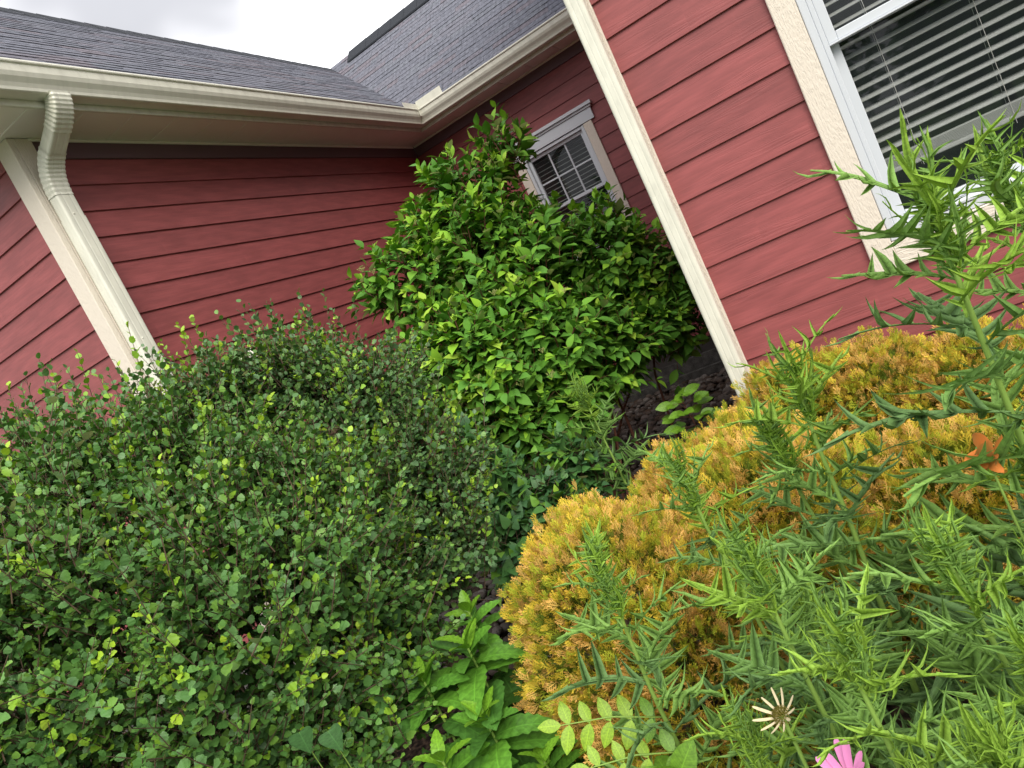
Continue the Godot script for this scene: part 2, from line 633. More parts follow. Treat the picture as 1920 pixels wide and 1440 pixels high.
func build_eaves(house: Node):
	var gx := -2.974
	var gz := B_Z + 0.306
	# soffit panels with open joints
	var z := -2.14
	while z > B_Z + 0.01:
		var z2 := maxf(z - 0.302, B_Z + 0.001)
		var left := C_X - 0.02
		if z > D_Z + 0.02:
			left = C_X - 0.42
		box_part(house, "soffit_panel", Vector3(left, SOFFIT, z2 + 0.004), Vector3(gx, SOFFIT + 0.012, z), M.soffit)
		z = z2
	var x := gx + 0.004
	while x < RETURN_X - 0.01:
		var x2 := minf(x + 0.302, RETURN_X)
		box_part(house, "soffit_panel", Vector3(x, SOFFIT + 0.001, B_Z - 0.02), Vector3(x2 - 0.004, SOFFIT + 0.013, gz), M.soffit)
		x = x2
	# a strip of moulding where soffit meets wall
	box_part(house, "soffit_trim", Vector3(C_X, SOFFIT - 0.016, B_Z + 0.02), Vector3(C_X + 0.016, SOFFIT - 0.001, D_Z - 0.1), M.soffit)
	box_part(house, "soffit_trim", Vector3(C_X + 0.018, SOFFIT - 0.016, B_Z), Vector3(RETURN_X, SOFFIT - 0.001, B_Z + 0.016), M.soffit)
	# fascia boards
	box_part(house, "fascia", Vector3(gx, SOFFIT - 0.012, gz + 0.02), Vector3(gx + 0.02, SOFFIT + 0.14, -2.12), M.sage)
	box_part(house, "fascia", Vector3(gx + 0.001, SOFFIT - 0.012, gz), Vector3(RETURN_X, SOFFIT + 0.14, gz + 0.019), M.sage)
	box_part(house, "fascia", Vector3(C_X - 0.42, SOFFIT - 0.012, -2.139), Vector3(gx + 0.02, SOFFIT + 0.14, -2.119), M.sage)
	# gutter round the inner corner, one mitred run
	var gy := SOFFIT + 0.02
	var cx := gx + 0.021
	var cz := gz + 0.020
	var gut := put(house, "gutter", gutter_mesh([Vector3(cx, gy, -2.12), Vector3(cx, gy, cz), Vector3(RETURN_X, gy, cz)], [Vector3(1, 0, 0), Vector3(1, 0, 1), Vector3(0, 0, 1)]), M.sage)
	# splash guards: two upright plates on the front lip at the corner
	var fx := cx + 0.121
	var fz := cz + 0.121
	var lip := gy + 0.126
	box_part(gut, "splash_guard", Vector3(fx - 0.002, lip, fz - 0.002), Vector3(fx, lip + 0.055, fz + 0.26), M.sage, 0.0005)
	box_part(gut, "splash_guard", Vector3(fx, lip, fz - 0.002), Vector3(fx + 0.30, lip + 0.075, fz), M.sage, 0.0005)
	# inner mitre seam
	box_part(gut, "seam_strip", Vector3(fx - 0.004, gy + 0.06, fz - 0.004), Vector3(fx + 0.008, gy + 0.128, fz + 0.008), M.sage, 0.002)
	# eave over the window wall, above the picture
	box_part(house, "soffit_panel", Vector3(RETURN_X - 0.3, SOFFIT, A_Z - 0.02), Vector3(3.2, SOFFIT + 0.012, A_Z + 0.306), M.soffit)
	put(house, "gutter", gutter_mesh([Vector3(RETURN_X - 0.3, gy, A_Z + 0.306), Vector3(3.2, gy, A_Z + 0.306)], [Vector3(0, 0, 1), Vector3(0, 0, 1)]), M.sage)
	var st := tool()
	var e := [Vector3(RETURN_X - 0.3, EAVE_Y, A_Z + 0.36), Vector3(3.2, EAVE_Y, A_Z + 0.36), Vector3(3.2, EAVE_Y + 2.6, A_Z - 2.24), Vector3(RETURN_X - 0.3, EAVE_Y + 2.6, A_Z - 2.24), Vector3(3.2, EAVE_Y, A_Z - 4.84), Vector3(RETURN_X - 0.3, EAVE_Y, A_Z - 4.84)]
	quad(st, e[0], e[1], e[2], e[3], Vector3.UP)
	quad(st, e[3], e[2], e[4], e[5], Vector3.UP)
	put(house, "roof_slope", st.commit(), M.shingle[0])
	var gs := tool()
	tri(gs, Vector3(RETURN_X + 0.02, SOFFIT, A_Z), Vector3(RETURN_X + 0.02, SOFFIT + 2.3, A_Z - 2.24), Vector3(RETURN_X + 0.02, SOFFIT, A_Z - 4.5), Vector3.LEFT)
	put(house, "gable_wall", gs.commit(), M.red[0])
	var gd := tool()
	tri(gd, Vector3(-5.6, SOFFIT, D_Z), Vector3(-4.416, SOFFIT + 1.45, D_Z), Vector3(C_X, SOFFIT, D_Z), Vector3.BACK)
	put(house, "gable_wall", gd.commit(), M.red[1])


func shingle_mesh(seed: int) -> ArrayMesh:
	# one laminated tab: length 1 along x, runs up-slope along -z by 1, butt edge at z = 0, thickness 1 in y at the butt
	var st := tool()
	var r := RandomNumberGenerator.new()
	r.seed = seed
	var j0 := r.randf_range(-0.015, 0.015)
	var j1 := r.randf_range(-0.015, 0.015)
	var a := Vector3(0.004, 1, j0)
	var b := Vector3(0.996, 1, j1)
	var c := Vector3(0.996, 0.3, -1)
	var d := Vector3(0.004, 0.3, -1)
	var dn := Vector3(0, -1, 0)
	quad(st, a, b, c, d, Vector3.UP)
	quad(st, a, b, b + dn, a + dn, Vector3.BACK)
	quad(st, a, d, d + Vector3(0, -0.5, 0), a + dn, Vector3.LEFT)
	quad(st, b, c, c + Vector3(0, -0.5, 0), b + dn, Vector3.RIGHT)
	return st.commit()


func slope(house: Node, E: Vector3, U: Vector3, up: Vector3, start: float, stop: Callable):
	# shingles on one roof slope: E on the eave, U along it, up the slope; each course runs from start to stop(rise)
	var N := U.cross(up).normalized()
	if N.y < 0:
		N = -N
	var s := holder(house, "roof_slope")
	var st := tool()
	var L := RISE * sqrt(2.0)
	var s1: float = stop.call(0.0)
	var s2: float = stop.call(L)
	quad(st, E + U * start, E + U * s1, E + up * L + U * s2, E + up * L + U * start, N)
	put(s, "roof_deck", st.commit(), M.cap)
	var meshes := []
	for k in 3:
		meshes.append(shingle_mesh(k + 1))
	var ex := 0.0745
	var course := 0
	var all := []
	while course * ex < L - 0.01:
		var v := course * ex - 0.02
		var e: float = stop.call(v + ex * 0.5) + 0.06
		var u := start - rng.randf() * 0.25
		while u < e:
			var w := rng.randf_range(0.14, 0.36)
			var u0 := maxf(u, start)
			var u1 := minf(u + w, e)
			u += w
			if u1 - u0 < 0.03:
				continue
			var thick := 0.006 + (0.003 if rng.randf() < 0.5 else 0.0)
			var hgt := minf(ex + 0.03, L + 0.02 - v)
			var at := E + U * u0 + up * v + N * 0.003
			all.append([(at + U * (u1 - u0) * 0.5 - Vector3(0, EYE, 0)).length(), Transform3D(Basis(U * (u1 - u0), N * thick, -up * hgt), at), [0, 0, 0, 1, 1, 2, 2, 3, 4, 5, 6, 6][rng.randi() % 12], rng.randi() % 3])
		course += 1
	all.sort_custom(func(a, b): return a[0] < b[0])
	var rest := [[], [], []]
	for i in all.size():
		if i < 295:
			put(s, "shingle", meshes[all[i][3]], M.shingle[all[i][2]], all[i][1])
		else:
			rest[all[i][3]].append(all[i])
	# the far ones, too small to pick apart
	for k in 3:
		var mm := MultiMesh.new()
		mm.transform_format = MultiMesh.TRANSFORM_3D
		mm.use_colors = true
		mm.mesh = meshes[k]
		mm.instance_count = rest[k].size()
		for i in rest[k].size():
			mm.set_instance_transform(i, rest[k][i][1])
			mm.set_instance_color(i, M.shingle_lin[rest[k][i][2]])
		var o := MultiMeshInstance3D.new()
		o.name = "shingle_field"
		o.multimesh = mm
		o.material_override = M.shingle_far
		s.add_child(o, true)
		o.set_meta("kind", "stuff")
	return s


func build_roof(house: Node):
	var r2 := sqrt(0.5)
	# slope above the long gutter: eave along -z, rises towards -x
	slope(house, Vector3(EAVE_X, EAVE_Y, 0), Vector3(0, 0, -1), Vector3(-r2, r2, 0), 2.09, func(v): return -EAVE_Z + v * r2)
	# slope above the set-back wall: eave along -x from the return wall, rises towards -z
	slope(house, Vector3(0, EAVE_Y, EAVE_Z), Vector3(-1, 0, 0), Vector3(0, r2, -r2), -RETURN_X - 0.01, func(v): return -EAVE_X + v * r2)
	# back slopes, out of sight
	var st := tool()
	var top := EAVE_Y + RISE
	quad(st, Vector3(EAVE_X - RISE, top, -2.09), Vector3(EAVE_X - RISE, top, -9.4), Vector3(EAVE_X - 2 * RISE, EAVE_Y, -9.4), Vector3(EAVE_X - 2 * RISE, EAVE_Y, -2.09), Vector3(-1, 1, 0))
	put(house, "roof_slope", st.commit(), M.shingle[1])
	st = tool()
	quad(st, Vector3(RETURN_X, top, EAVE_Z - RISE), Vector3(EAVE_X - 2 * RISE, top, EAVE_Z - RISE), Vector3(EAVE_X - 2 * RISE, EAVE_Y, EAVE_Z - 2 * RISE), Vector3(RETURN_X, EAVE_Y, EAVE_Z - 2 * RISE), Vector3(0, 1, -1))
	put(house, "roof_slope", st.commit(), M.shingle[1])
	# ridge caps: bent tabs that overlap one another
	var cap := tool()
	var w := 0.15
	for s in [-1.0, 1.0]:
		quad(cap, Vector3(0, 0.018, 0), Vector3(0, 0.012, -0.30), Vector3(s * w, -w + 0.012, -0.30), Vector3(s * w, -w + 0.018, 0), Vector3(s, 1, 0))
		quad(cap, Vector3(0, 0.018, 0), Vector3(s * w, -w + 0.018, 0), Vector3(s * w, -w + 0.004, 0), Vector3(0, 0.004, 0), Vector3.BACK)
		quad(cap, Vector3(s * w, -w + 0.018, 0), Vector3(s * w, -w + 0.012, -0.30), Vector3(s * w, -w, -0.30), Vector3(s * w, -w, 0), Vector3(s, -1, 0))
	var cm := cap.commit()
	var rc := holder(house, "ridge_cap")
	var z := -2.09
	while z > EAVE_Z - RISE:
		put(rc, "cap_shingle", cm, M.cap, Transform3D(Basis.IDENTITY, Vector3(EAVE_X - RISE, top, z)))
		z -= 0.2
	rc = holder(house, "ridge_cap")
	var x := RETURN_X
	while x > -3.86:
		put(rc, "cap_shingle", cm, M.cap, Transform3D(Basis(Vector3(0, 0, 1), Vector3.UP, Vector3(1, 0, 0)).scaled(Vector3(1, 1, 1)), Vector3(x, top + 0.025, EAVE_Z - RISE)))
		x -= 0.2


func pipe(path: Array, half: Vector2, corrugated := false, side := Vector3(0, 0, 1)) -> ArrayMesh:
	# rectangular downspout with rounded edges and shallow flutes; half.x across `side`, half.y the other way
	var prof := []
	var r := 0.012
	for q in [[1, 1, 0.0], [-1, 1, 0.25], [-1, -1, 0.5], [1, -1, 0.75]]:
		for k in 4:
			var a: float = TAU * (q[2] + 0.25 * k / 3.0)
			prof.append(Vector2(q[0] * (half.x - r) + r * cos(a), q[1] * (half.y - r) + r * sin(a)))
	# flutes on the two broad faces
	var full := []
	for i in prof.size():
		full.append(prof[i])
		var a: Vector2 = prof[i]
		var b: Vector2 = prof[(i + 1) % prof.size()]
		if i % 4 == 3:
			var nrm := Vector2((b - a).y, -(b - a).x).normalized()
			for t in [0.16, 0.24, 0.32, 0.68, 0.76, 0.84]:
				var dep := 0.0012 if t in [0.24, 0.76] else 0.0
				full.append(a.lerp(b, t) - nrm * dep)
	var st := tool()
	var rings := []
	for i in path.size():
		var d: Vector3 = (path[mini(i + 1, path.size() - 1)] - path[maxi(i - 1, 0)]).normalized()
		var x := (side - d * d.dot(side)).normalized()
		var y := x.cross(d).normalized()
		var grow := 1.0
		if corrugated:
			grow = 1.0 + (0.035 if i % 2 == 0 else -0.02)
		var ring := []
		for p in full:
			ring.append(path[i] + x * p.x * grow + y * p.y * grow)
		rings.append(ring)
	for i in rings.size() - 1:
		for k in full.size():
			var k2 := (k + 1) % full.size()
			var mid: Vector3 = (path[i] + path[i + 1]) * 0.5
			quad(st, rings[i][k], rings[i][k2], rings[i + 1][k2], rings[i + 1][k], (rings[i][k] + rings[i + 1][k2]) * 0.5 - mid)
	return st.commit()


func bend(a: Vector3, corner: Vector3, b: Vector3, n: int) -> Array:
	var out := []
	for i in n + 1:
		var t := float(i) / n
		out.append(a.lerp(corner, t).lerp(corner.lerp(b, t), t))
	return out


func build_downspouts(house: Node):
	var d := holder(house, "downspout")
	var zz := -2.552
	var px := C_X + 0.058
	var half := Vector2(0.050, 0.036)
	var top := SOFFIT + 0.03
	var g := Vector3(-2.895, top, zz)
	var k1 := Vector3(-2.895, SOFFIT - 0.035, zz)
	var k2 := Vector3(px, SOFFIT - 0.215, zz)
	var up := (k1 - k2).normalized()
	put(d, "elbow", pipe(bend(g, k1, k1 - up * 0.12, 18), half * 1.04, true), M.sage)
	put(d, "pipe", pipe([k1 - up * 0.10, k2 + up * 0.10], half), M.sage)
	put(d, "elbow", pipe(bend(k2 + up * 0.13, k2, k2 - Vector3.UP * 0.14, 18), half * 1.04, true), M.sage)
	put(d, "pipe", pipe([k2 - Vector3.UP * 0.11, Vector3(px, 2.86, zz)], half), M.sage)
	put(d, "pipe", pipe([Vector3(px, 2.90, zz), Vector3(px, 0.35, zz)], half * 1.05), M.sage)
	put(d, "elbow", pipe(bend(Vector3(px, 0.36, zz), Vector3(px, 0.16, zz), Vector3(px + 0.2, 0.10, zz), 14), half * 1.06, true), M.sage)
	var screw := SphereMesh.new()
	screw.radius = 0.004
	screw.height = 0.008
	for y in [2.915, 2.20, 1.5]:
		put(d, "screw", screw, M.soffit, Transform3D(Basis.IDENTITY, Vector3(px + 0.038, y, zz + 0.01)))
	# downspout in front of the corner board of the window wall
	d = holder(house, "downspout")
	var dz := A_Z + 0.055
	var dx := A_X - 0.047
	half = Vector2(0.038, 0.030)
	put(d, "pipe", pipe([Vector3(dx, SOFFIT - 0.2, dz), Vector3(dx, 0.30, dz)], half, false, Vector3(1, 0, 0)), M.sage)
	put(d, "elbow", pipe(bend(Vector3(dx, SOFFIT + 0.03, A_Z + 0.36), Vector3(dx, SOFFIT - 0.05, A_Z + 0.3), Vector3(dx, SOFFIT - 0.22, dz), 16), half * 1.04, true, Vector3(1, 0, 0)), M.sage)
	put(d, "elbow", pipe(bend(Vector3(dx, 0.32, dz), Vector3(dx, 0.14, dz), Vector3(dx, 0.09, dz + 0.2), 14), half * 1.06, true, Vector3(1, 0, 0)), M.sage)


func frame_of(parent: Node, called: String, x0: float, x1: float, y0: float, y1: float, w: float, z0: float, z1: float, m: Material, ch := 0.003):
	box_part(parent, called, Vector3(x0, y0, z0), Vector3(x0 + w, y1, z1), m, ch)
	box_part(parent, called, Vector3(x1 - w, y0, z0), Vector3(x1, y1, z1), m, ch)
	box_part(parent, called, Vector3(x0 + w, y0, z0), Vector3(x1 - w, y0 + w, z1 - 0.001), m, ch)
	box_part(parent, called, Vector3(x0 + w, y1 - w, z0), Vector3(x1 - w, y1, z1 - 0.001), m, ch)


func big_window(house: Node):
	var w := holder(house, "window")
	var z := A_Z
	var y := EYE
	var x0 := 0.103
	var x1 := 1.29
	# casing boards
	box_part(w, "casing", Vector3(x0, y - 0.578, z - 0.02), Vector3(x0 + 0.092, y + 1.28, z + 0.017), M.cream)
	box_part(w, "casing", Vector3(x1 - 0.092, y - 0.578, z - 0.02), Vector3(x1, y + 1.28, z + 0.017), M.cream)
	box_part(w, "casing", Vector3(x0 + 0.092, y - 0.578, z - 0.02), Vector3(x1 - 0.092, y - 0.474, z + 0.015), M.cream)
	box_part(w, "casing", Vector3(x0 + 0.092, y + 1.17, z - 0.02), Vector3(x1 - 0.092, y + 1.28, z + 0.015), M.cream)
	# vinyl frame in two steps
	frame_of(w, "frame", x0 + 0.094, x1 - 0.094, y - 0.472, y + 1.168, 0.030, z - 0.09, z + 0.008, M.vinyl)
	frame_of(w, "frame", x0 + 0.1245, x1 - 0.1245, y - 0.441, y + 1.137, 0.020, z - 0.10, z - 0.010, M.vinyl)
	var a := x0 + 0.145
	var b := x1 - 0.145
	# upper sash stands forward of the lower one
	frame_of(w, "sash", a, b, y + 0.33, y + 1.116, 0.036, z - 0.062, z - 0.030, M.vinyl)
	frame_of(w, "sash", a, b, y - 0.420, y + 0.36, 0.036, z - 0.098, z - 0.066, M.vinyl)
	box_part(w, "sash_lock_rail", Vector3(a, y + 0.322, z - 0.060), Vector3(b, y + 0.330, z - 0.020), M.vinyl, 0.002)
	box_part(w, "sill", Vector3(x0 + 0.1245, y - 0.438, z - 0.03), Vector3(x1 - 0.1245, y - 0.424, z + 0.012), M.vinyl)
	box_part(w, "sash_lift", Vector3(0.70, y - 0.409, z - 0.066), Vector3(0.76, y - 0.398, z - 0.058), M.dark_gap, 0.001)
	box_part(w, "pane", Vector3(a + 0.036, y + 0.366, z - 0.048), Vector3(b - 0.036, y + 1.08, z - 0.044), M.glass, 0.0005)
	box_part(w, "pane", Vector3(a + 0.036, y - 0.384, z - 0.084), Vector3(b - 0.036, y + 0.324, z - 0.080), M.glass, 0.0005)
	room(house, Vector3(RETURN_X + 0.1, 0.3, -6.5), Vector3(3.1, SOFFIT - 0.05, A_Z - 0.10), 2)
	# blind
	var bl := thing("window_blind", "white horizontal slat blind hanging in the large window, bottom rail raised", "blind", Vector3(0, 0, 0))
	slats(bl, a + 0.012, b - 0.012, y - 0.235, y + 1.10, z - 0.145, 0.050, 0.0440, 0.36)
	for cx in [a + 0.16, a + 0.48, b - 0.16]:
		for dz in [-0.026, 0.026]:
			var st := tool()
			tube(st, [Vector3(cx, y - 0.25, z - 0.145 + dz), Vector3(cx + 0.002, y + 0.4, z - 0.145 + dz), Vector3(cx, y + 1.1, z - 0.145 + dz)], [0.0011, 0.0011, 0.0011], 4)
			put(bl, "cord", st.commit(), M.string)


func slats(parent: Node, x0: float, x1: float, y0: float, y1: float, z: float, depth: float, step: float, tilt: float):
	# cambered slats on a fixed spacing; the lower ones are stacked on the bottom rail
	var st := tool()
	var n := 4
	for i in n:
		var a0 := -0.5 + float(i) / n
		var a1 := -0.5 + float(i + 1) / n
		var h0 := 0.0035 * (1.0 - 4.0 * a0 * a0)
		var h1 := 0.0035 * (1.0 - 4.0 * a1 * a1)
		quad(st, Vector3(0, h0, a0 * depth), Vector3(1, h0, a0 * depth), Vector3(1, h1, a1 * depth), Vector3(0, h1, a1 * depth), Vector3.UP)
		quad(st, Vector3(0, h0 - 0.0025, a0 * depth), Vector3(1, h0 - 0.0025, a0 * depth), Vector3(1, h1 - 0.0025, a1 * depth), Vector3(0, h1 - 0.0025, a1 * depth), Vector3.DOWN)
	quad(st, Vector3(0, 0, 0.5 * depth), Vector3(1, 0, 0.5 * depth), Vector3(1, -0.0025, 0.5 * depth), Vector3(0, -0.0025, 0.5 * depth), Vector3.BACK)
	var m := st.commit()
	var y := y1
	while y > y0 + 0.075:
		var b := Basis(Vector3.RIGHT, tilt + rng.randf_range(-0.04, 0.04)) * Basis.from_scale(Vector3(x1 - x0, 1, 1))
		put(parent, "slat", m, M.slat, Transform3D(b, Vector3(x0, y + rng.randf_range(-0.001, 0.001), z)))
		y -= step
	for k in 9:
		var b := Basis(Vector3.RIGHT, 0.06) * Basis.from_scale(Vector3(x1 - x0, 1, 1))
		put(parent, "slat", m, M.slat, Transform3D(b, Vector3(x0, y0 + 0.022 + k * 0.0052, z)))
	box_part(parent, "bottom_rail", Vector3(x0, y0, z - 0.026), Vector3(x1, y0 + 0.018, z + 0.026), M.slat)
	box_part(parent, "head_rail", Vector3(x0, y1 + 0.01, z - 0.03), Vector3(x1, y1 + 0.06, z + 0.03), M.slat)


func small_window(house: Node):
	var w := holder(house, "window")
	var z := B_Z
	var y := EYE
	# head: flat board with a stepped cornice, casings beside and below
	box_part(w, "head_board", Vector3(-2.37, y + 1.14, z - 0.02), Vector3(-1.43, y + 1.245, z + 0.024), M.vinyl)
	box_part(w, "cornice", Vector3(-2.385, y + 1.246, z - 0.02), Vector3(-1.415, y + 1.268, z + 0.036), M.vinyl)
	box_part(w, "cornice", Vector3(-2.40, y + 1.269, z - 0.02), Vector3(-1.40, y + 1.30, z + 0.055), M.vinyl)
	box_part(w, "casing", Vector3(-2.34, y - 0.08, z - 0.02), Vector3(-2.25, y + 1.138, z + 0.017), M.cream)
	box_part(w, "casing", Vector3(-1.56, y - 0.08, z - 0.02), Vector3(-1.47, y + 1.138, z + 0.017), M.cream)
	box_part(w, "casing", Vector3(-2.25, y - 0.08, z - 0.02), Vector3(-1.56, y + 0.01, z + 0.015), M.cream)
	frame_of(w, "frame", -2.248, -1.562, y + 0.012, y + 1.136, 0.030, z - 0.09, z + 0.010, M.vinyl)
	frame_of(w, "sash", -2.217, -1.593, y + 0.55, y + 1.105, 0.032, z - 0.062, z - 0.022, M.vinyl)
	frame_of(w, "sash", -2.217, -1.593, y + 0.043, y + 0.58, 0.032, z - 0.098, z - 0.066, M.vinyl)
	box_part(w, "pane", Vector3(-2.185, y + 0.582, z - 0.048), Vector3(-1.625, y + 1.073, z - 0.044), M.glass, 0.0005)
	box_part(w, "pane", Vector3(-2.185, y + 0.075, z - 0.084), Vector3(-1.625, y + 0.548, z - 0.080), M.glass, 0.0005)
	for i in [1, 2]:
		var mx: float = -2.185 + 0.56 * i / 3.0
		box_part(w, "muntin", Vector3(mx - 0.008, y + 0.582, z - 0.054), Vector3(mx + 0.008, y + 1.073, z - 0.036), M.vinyl)
	box_part(w, "muntin", Vector3(-2.185, y + 0.8195, z - 0.053), Vector3(-1.625, y + 0.8355, z - 0.037), M.vinyl)
	room(house, Vector3(C_X + 0.05, 0.3, -8.6), Vector3(RETURN_X - 0.05, SOFFIT - 0.05, B_Z - 0.10), 2)
	var bl := thing("window_blind", "dim slat blind behind the small grid window above the tall bush", "blind")
	slats(bl, -2.20, -1.61, y + 0.30, y + 1.10, z - 0.145, 0.050, 0.0440, 0.15)


# ---------------------------------------------------------------- plants

const DOGWOOD = [[-1.76, 2.14, -3.98, 0.29, 0.7], [-1.48, 2.36, -4.14, 0.13, 0.8], [-2.00, 2.08, -3.82, 0.22, 0.7], [-2.13, 1.86, -3.59, 0.30, 0.6], [-2.25, 1.91, -3.42, 0.14, 0.6], [-1.68, 1.66, -3.80, 0.43], [-1.18, 1.52, -4.10, 0.28], [-0.99, 1.29, -4.16, 0.23], [-1.02, 1.02, -4.04, 0.23], [-1.61, 1.14, -3.53, 0.45], [-1.90, 1.29, -3.29, 0.35], [-1.34, 1.09, -3.78, 0.31], [-1.78, 0.95, -3.19, 0.26], [-1.55, 0.82, -3.41, 0.20]]
const HEDGE_NEAR = [[-2.07, 1.28, -1.04, 0.50], [-2.21, 1.60, -1.24, 0.28], [-1.98, 1.42, -1.39, 0.36], [-1.79, 1.06, -1.16, 0.45], [-1.66, 1.03, -1.34, 0.36], [-2.05, 1.06, -0.80, 0.42], [-1.76, 0.81, -1.03, 0.36], [-1.63, 0.80, -1.27, 0.22], [-1.72, 1.20, -1.55, 0.30], [-1.60, 0.66, -1.22, 0.24], [-1.58, 0.72, -1.50, 0.22]]
const HEDGE_FAR = [[-1.98, 1.57, -2.10, 0.28], [-1.81, 1.41, -2.16, 0.30], [-1.87, 1.15, -1.93, 0.36], [-1.72, 1.05, -2.10, 0.32], [-1.66, 0.85, -1.99, 0.26], [-2.12, 1.61, -1.92, 0.22], [-1.78, 0.83, -1.76, 0.28], [-2.16, 1.63, -1.73, 0.20]]
const VINE = [[-1.67, 0.62, -2.75, 0.20], [-1.87, 0.73, -2.77, 0.20], [-1.48, 0.49, -2.72, 0.17], [-1.69, 0.53, -2.50, 0.15], [-1.86, 0.87, -2.91, 0.16], [-1.55, 0.36, -2.62, 0.18], [-1.40, 0.62, -2.95, 0.15]]


func leaf_mesh(ts: Array, ws: Array, fold: float, curl: float, wave := 0.0, back := 0.0) -> ArrayMesh:
	# a leaf of length 1 along +z, face up +y: midrib and two halves folded upwards
	var st := tool()
	var n := ts.size()
	var rows := []
	for i in n:
		var t: float = ts[i]
		var w: float = ws[i]
		var y := -curl * t * t
		var wv := wave * sin(i * 2.4) * w
		rows.append([Vector3(-w, y + fold * w + wv, t - back * w), Vector3(0, y, t), Vector3(w, y + fold * w - wv, t - back * w)])
	for i in n - 1:
		for s in 2:
			var a: Vector3 = rows[i][s]
			var b: Vector3 = rows[i][s + 1]
			var c: Vector3 = rows[i + 1][s + 1]
			var d: Vector3 = rows[i + 1][s]
			var uv := [Vector2(s * 0.5, ts[i]), Vector2(s * 0.5 + 0.5, ts[i]), Vector2(s * 0.5 + 0.5, ts[i + 1]), Vector2(s * 0.5, ts[i + 1])]
			var vs := [a, b, c, d]
			for f in [[0, 1, 2], [0, 2, 3]]:
				if (vs[f[0]] - vs[f[1]]).length() < 1e-5 or (vs[f[1]] - vs[f[2]]).length() < 1e-5 or (vs[f[0]] - vs[f[2]]).length() < 1e-5:
					continue
				for k in f:
					st.set_uv(uv[k])
					st.set_color(Color.WHITE)
					st.add_vertex(vs[k])
	st.generate_normals()
	return st.commit()


func frame(d: Vector3, up: Vector3, s: float) -> Basis:
	var z := d.normalized()
	var x := up.cross(z)
	if x.length() < 0.05:
		x = Vector3.RIGHT.cross(z)
	x = x.normalized()
	return Basis(x * s, z.cross(x) * s, z * s)


func rand_dir() -> Vector3:
	var v := Vector3(rng.randfn(), rng.randfn(), rng.randfn())
	return v.normalized() if v.length() > 1e-4 else Vector3.UP


func crown(blobs: Array, spec: Dictionary) -> Dictionary:
	# leafy twigs spread over the blobs; returns leaf transforms, palette indices and the twig geometry
	var xf := []
	var pal := []
	var tw := tool()
	var pn := noise(2.2, spec.get("seed", 1), 2)
	var ys: float = spec.get("ys", 1.0)
	for b in blobs:
		var c := Vector3(b[0], b[1], b[2])
		var r: float = b[3]
		var count := int(4.0 * PI * r * r * spec.density * (b[4] if b.size() > 4 else 1.0))
		for i in count:
			var dir := rand_dir()
			if dir.y < -0.45 and rng.randf() < 0.6:
				continue
			var depth := rng.randf_range(spec.get("inner", 0.72), 1.04)
			var p: Vector3 = c + dir * r * depth * Vector3(1, ys, 1) * (1.0 + spec.get("lump", 0.22) * (pn.get_noise_3dv((c + dir * r) * 1.7) + 0.6 * pn.get_noise_3dv((c + dir * r) * 4.2)))
			var inside := false
			for o in blobs:
				if o == b:
					continue
				var q := (p - Vector3(o[0], o[1], o[2])) / Vector3(1, ys, 1)
				if q.length() < o[3] * 0.72:
					inside = true
					break
			if inside and rng.randf() < 0.88:
				continue
			twig(p, (dir * spec.out + Vector3.UP * spec.rise + rand_dir() * spec.jitter).normalized(), dir, spec, xf, pal, tw, 1.0)
	for s in spec.get("shoots", []):
		twig(s[0], (s[1] as Vector3).normalized(), Vector3.UP, spec, xf, pal, tw, s[2])
	return {"xf": xf, "pal": pal, "twigs": tw}


func twig(p: Vector3, d: Vector3, out: Vector3, spec: Dictionary, xf: Array, pal: Array, tw: SurfaceTool, longer: float):
	var fresh: bool = rng.randf() < spec.fresh
	if fresh:
		longer *= spec.get("fresh_long", 1.0)
	var L: float = rng.randf_range(spec.twig[0], spec.twig[1]) * longer
	var a := p - d * L * 0.65
	var sag := Vector3(0, -spec.get("sag", 0.0) * L, 0)
	var mid := a + d * L * 0.5 + rand_dir() * L * 0.05
	var e := a + d * L + sag
	tube(tw, [a, mid, e], [0.0022 * spec.thick, 0.0017 * spec.thick, 0.0009 * spec.thick], 3)
	var n := int(round(rng.randf_range(spec.leaves[0], spec.leaves[1]) * longer))
	var side := d.cross(rand_dir()).normalized()
	for k in n:
		var t := (k + 1.0) / n
		var q := a.lerp(mid, t * 2.0) if t < 0.5 else mid.lerp(e, t * 2.0 - 1.0)
		var turns := 1
		if spec.opposite:
			side = side.rotated(d, PI * 0.5 + rng.randf_range(-0.3, 0.3))
			turns = 2
		else:
			side = side.rotated(d, 2.4 + rng.randf_range(-0.4, 0.4))
		for j in turns:
			var sd := side if j == 0 else -side
			var s: float = rng.randf_range(spec.size[0], spec.size[1]) * (1.0 - spec.get("taper", 0.35) * t * t)
			var ld: Vector3 = (sd * (1.0 - 0.45 * t) + d * (0.35 + 0.6 * t) + Vector3.UP * spec.lift + out * 0.25 + rand_dir() * 0.22).normalized()
			var nh: Vector3 = (Vector3.UP * 0.8 + out * spec.face + d * 0.25 + rand_dir() * 0.35).normalized()
			xf.append(Transform3D(frame(ld, nh, s), q + ld * s * 0.12))
			var v := rng.randf()
			var idx := 0
			if fresh and t > 0.5:
				idx = 5 if t > 0.85 and v < 0.7 else 4
			elif t > 0.8 and v < spec.get("tip", 0.3):
				idx = 4
			else:
				idx = mini(3, int(v * 4.0))
			pal.append(idx)
	if fresh and spec.has("terminal"):
		for k in 3:
			var ld := (d + rand_dir() * 0.5).normalized()
			xf.append(Transform3D(frame(ld, out, spec.size[0] * 0.6), e))
			pal.append(5)


